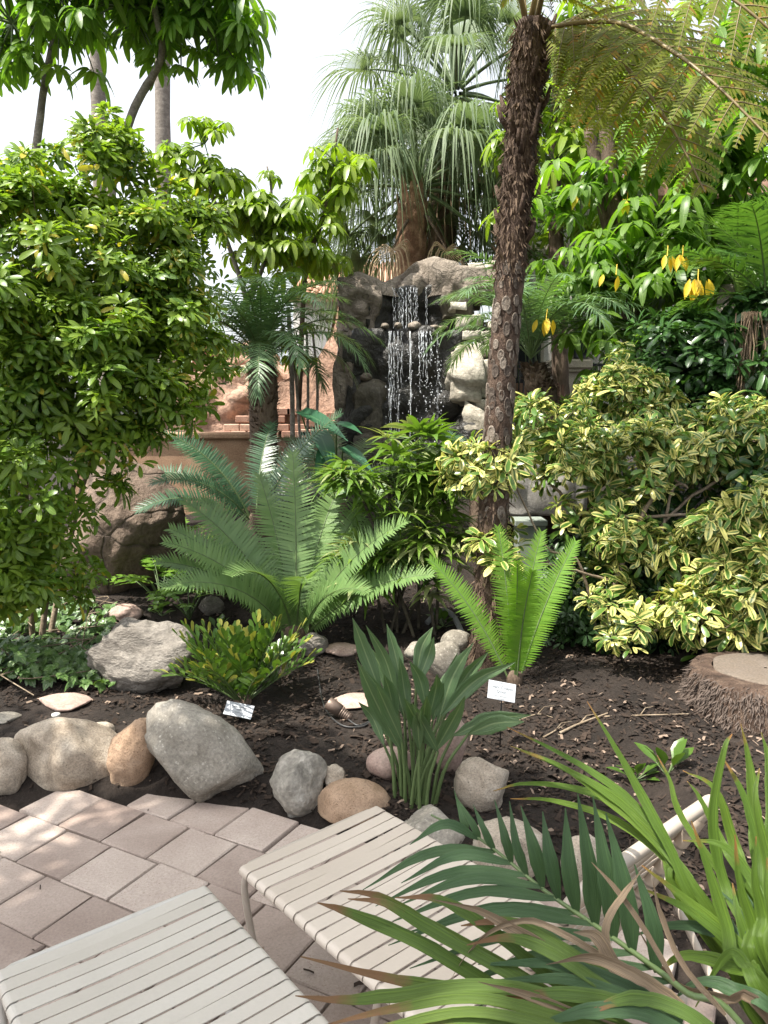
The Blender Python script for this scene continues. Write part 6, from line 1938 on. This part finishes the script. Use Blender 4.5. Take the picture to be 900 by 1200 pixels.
# pipe
ppb = ground(530, 745)
mb = MB()
tube(mb, spline([rel(ground(*q) + [0, 0, h], ppb) for q, h in (((500, 733), .02), ((515, 730), .10), ((530, 735), .10), ((545, 752), .02))], 24), .022, 10)
thing('grey_pipe', 'bent grey irrigation pipe beside the tree fern foot', 'pipe', ppb, None, mb.mesh('pipe', M_grey_pipe))
# fallen sticks and dead leaves
for lab, pts, r in (('thin forked dead branch lying on dark mulch near the stump', ((655, 862), (680, 850), (712, 838)), .010), ('long dry root running from the stump across the mulch', ((700, 842), (750, 840), (812, 838)), .007), ('short dry twig in the mulch left of the forked branch', ((636, 866), (650, 858), (662, 850)), .006), ('fallen twig beside the white name plate', ((606, 846), (630, 838), (648, 842)), .005)):
    b = ground(*pts[1])
    mb = MB()
    P3 = [rel(ground(*q) + [0, 0, r * 1.2], b) for q in pts]
    tube(mb, spline(P3, 12), np.linspace(r, r * .4, 12), 6, jitter=.15)
    tube(mb, [P3[1], P3[1] + [.05, .06, .02], P3[1] + [.12, .10, .015]], [r * .6, r * .4, r * .2], 5)
    thing('fallen_twig', lab, 'twig', b, None, mb.mesh('twig', M_stem))
deadb = at(771, 700, 5.0)
mb = MB()
for i in range(16):
    a = random.uniform(0, 6.28)
    blade(mb, np.array([0, 0, random.uniform(-.12, .06)]), np.array([math.cos(a) * .35, math.sin(a) * .35, -1]), np.array([math.cos(a), math.sin(a), .2]), random.uniform(.08, .14), .03, seg=4, prof=oval, fold=.8, curl=.2)
M = np.eye(4); M[:3, 3] = deadb - np.array(low_shrub.location)
part('dead_leaf_cluster', mb.mesh('dead_leaf', leaf_mat('leaf_shrivelled', (.09, .045, .025), (.2, .11, .06), rough=.8, transl=.1)), low_shrub, M, label='shrivelled brown leaf cluster hanging among the cream leaves')

# ---- mulch and leaf litter over the beds
mb = MB()
random.seed(99)
V, F, U = [], [], []
cnt = 0
chips = []
while cnt < 30000:
    y = 2.3 + 4.6 * random.random() ** 1.5
    x = random.uniform(-.66, .95) * y
    d = y - np.interp(x, BX, BY)
    if d < .02 and (random.random() > .005 or y > 3.6):
        continue
    dens = .35 + .65 * (mnoise.noise(Vector((x * 1.7, y * 1.7, 3))) > -.1)
    if x < -.9 and d < .8:
        dens *= .35
    if random.random() > dens:
        continue
    chips.append((x, y))
    cnt += 1
ch = np.array(chips)
zz = terrain(ch[:, 0], ch[:, 1])
zz = np.where(ch[:, 1] < np.interp(ch[:, 0], BX, BY) - .1, .001, zz)
k = len(ch)
an = rng.uniform(0, 6.28, k)
Ls = rng.uniform(.005, .020, k) * np.where(rng.random(k) < .06, 1.9, 1)
Ws = Ls * rng.uniform(.15, .5, k)
tz = rng.uniform(-.55, .55, k)
e1 = np.stack([np.cos(an), np.sin(an), tz], 1) * Ls[:, None]
e2 = np.stack([-np.sin(an), np.cos(an), rng.uniform(-.6, .6, k)], 1) * Ws[:, None]
c0 = np.stack([ch[:, 0], ch[:, 1], zz + .006 + rng.uniform(0, .006, k)], 1)
bow = np.stack([np.zeros(k), np.zeros(k), Ls * rng.uniform(0, .35, k)], 1)
V = np.stack([c0 - e1 - e2, c0 - e2 + bow, c0 + e1 - e2, c0 + e1 + e2, c0 + e2 + bow, c0 - e1 + e2], 1).reshape(-1, 3)
F = (np.array([[0, 1, 4, 5], [1, 2, 3, 4]])[None] + (np.arange(k) * 6)[:, None, None]).reshape(-1, 4)
mb.add(V, F)
ml = bpy.data.objects.new('mulch', mb.mesh('mulch', M_chip, smooth=False))
COL.objects.link(ml)
ml['kind'] = 'stuff'; ml['label'] = 'bark mulch and leaf litter scattered over the dark garden beds'; ml['category'] = 'mulch'

# ---- unseen tree added left of the patio to cast dappled shade over its front
tb = np.array([-4.3, 1.0, float(terrain(-4.3, 1.0))])
umbrella_tree('added_shade_tree', 'umbrella tree added out of view beside the patio to dapple the pavers with shade', [([tb, tb + [.1, .1, 2.0], tb + [.3, .2, 4.2], tb + [.7, .3, 5.6]], [.12, .10, .09, .06]), ([tb + [.3, .2, 4.0], tb + [1.0, .9, 5.2]], [.07, .05]), ([tb + [.2, .15, 3.6], tb + [-.5, 1.3, 5.2]], [.07, .05])],
              [(tb + np.array(o), n, .75, .35, 1.1) for o, n in (((.7, .3, 5.7), 32), ((1.2, 1.0, 5.4), 34), ((1.7, .7, 5.9), 24), ((-.5, 1.3, 5.3), 24), ((.2, -.6, 5.4), 24), ((1.4, .0, 5.3), 24), ((2.2, .5, 5.6), 26), ((1.3, -.6, 5.5), 28), ((2.0, -.4, 5.7), 26), ((.9, -1.1, 5.4), 22))], L_umbrella, M_bark_grey, Lw=.27, Ww=.09, seed=21)

# ---- group phrases for the kinds that repeat
GROUPS = {'border_rock': 'rocks edging the patio', 'border_boulder': 'rocks edging the patio', 'garden_rock': 'rocks lying in the planted bed', 'garden_boulder': 'boulders in the planted bed', 'stepping_stone': 'flagstones in the planted bed',
          'sun_lounger': 'strap loungers on the patio', 'cycad': 'cycads in the garden', 'fan_palm': 'fan palms behind the waterfall', 'slender_palm': 'tall slender palms far back', 'umbrella_tree': 'umbrella trees on the left',
          'young_umbrella_tree': 'young umbrella trees left of the waterfall', 'shade_tree': 'umbrella trees on the right', 'date_palm': 'small date palms', 'feather_palm': 'feather palms at the right edge', 'schefflera_shrub': 'green schefflera bushes',
          'variegated_schefflera': 'variegated schefflera bushes', 'lobed_plant': 'lobed-leaf philodendrons', 'seedling': 'small sprouts in the soil', 'fallen_twig': 'twigs on the mulch', 'plant_label': 'plant name plates', 'iron_railing': 'iron railings by the building', 'strap_leaf_plant': 'sword-leaved plants'}
for o in scene.objects:
    if o.parent is None and o.get('category') and 'group' not in o:
        g = GROUPS.get(o.name.split('.')[0])
        if g:
            o['group'] = g
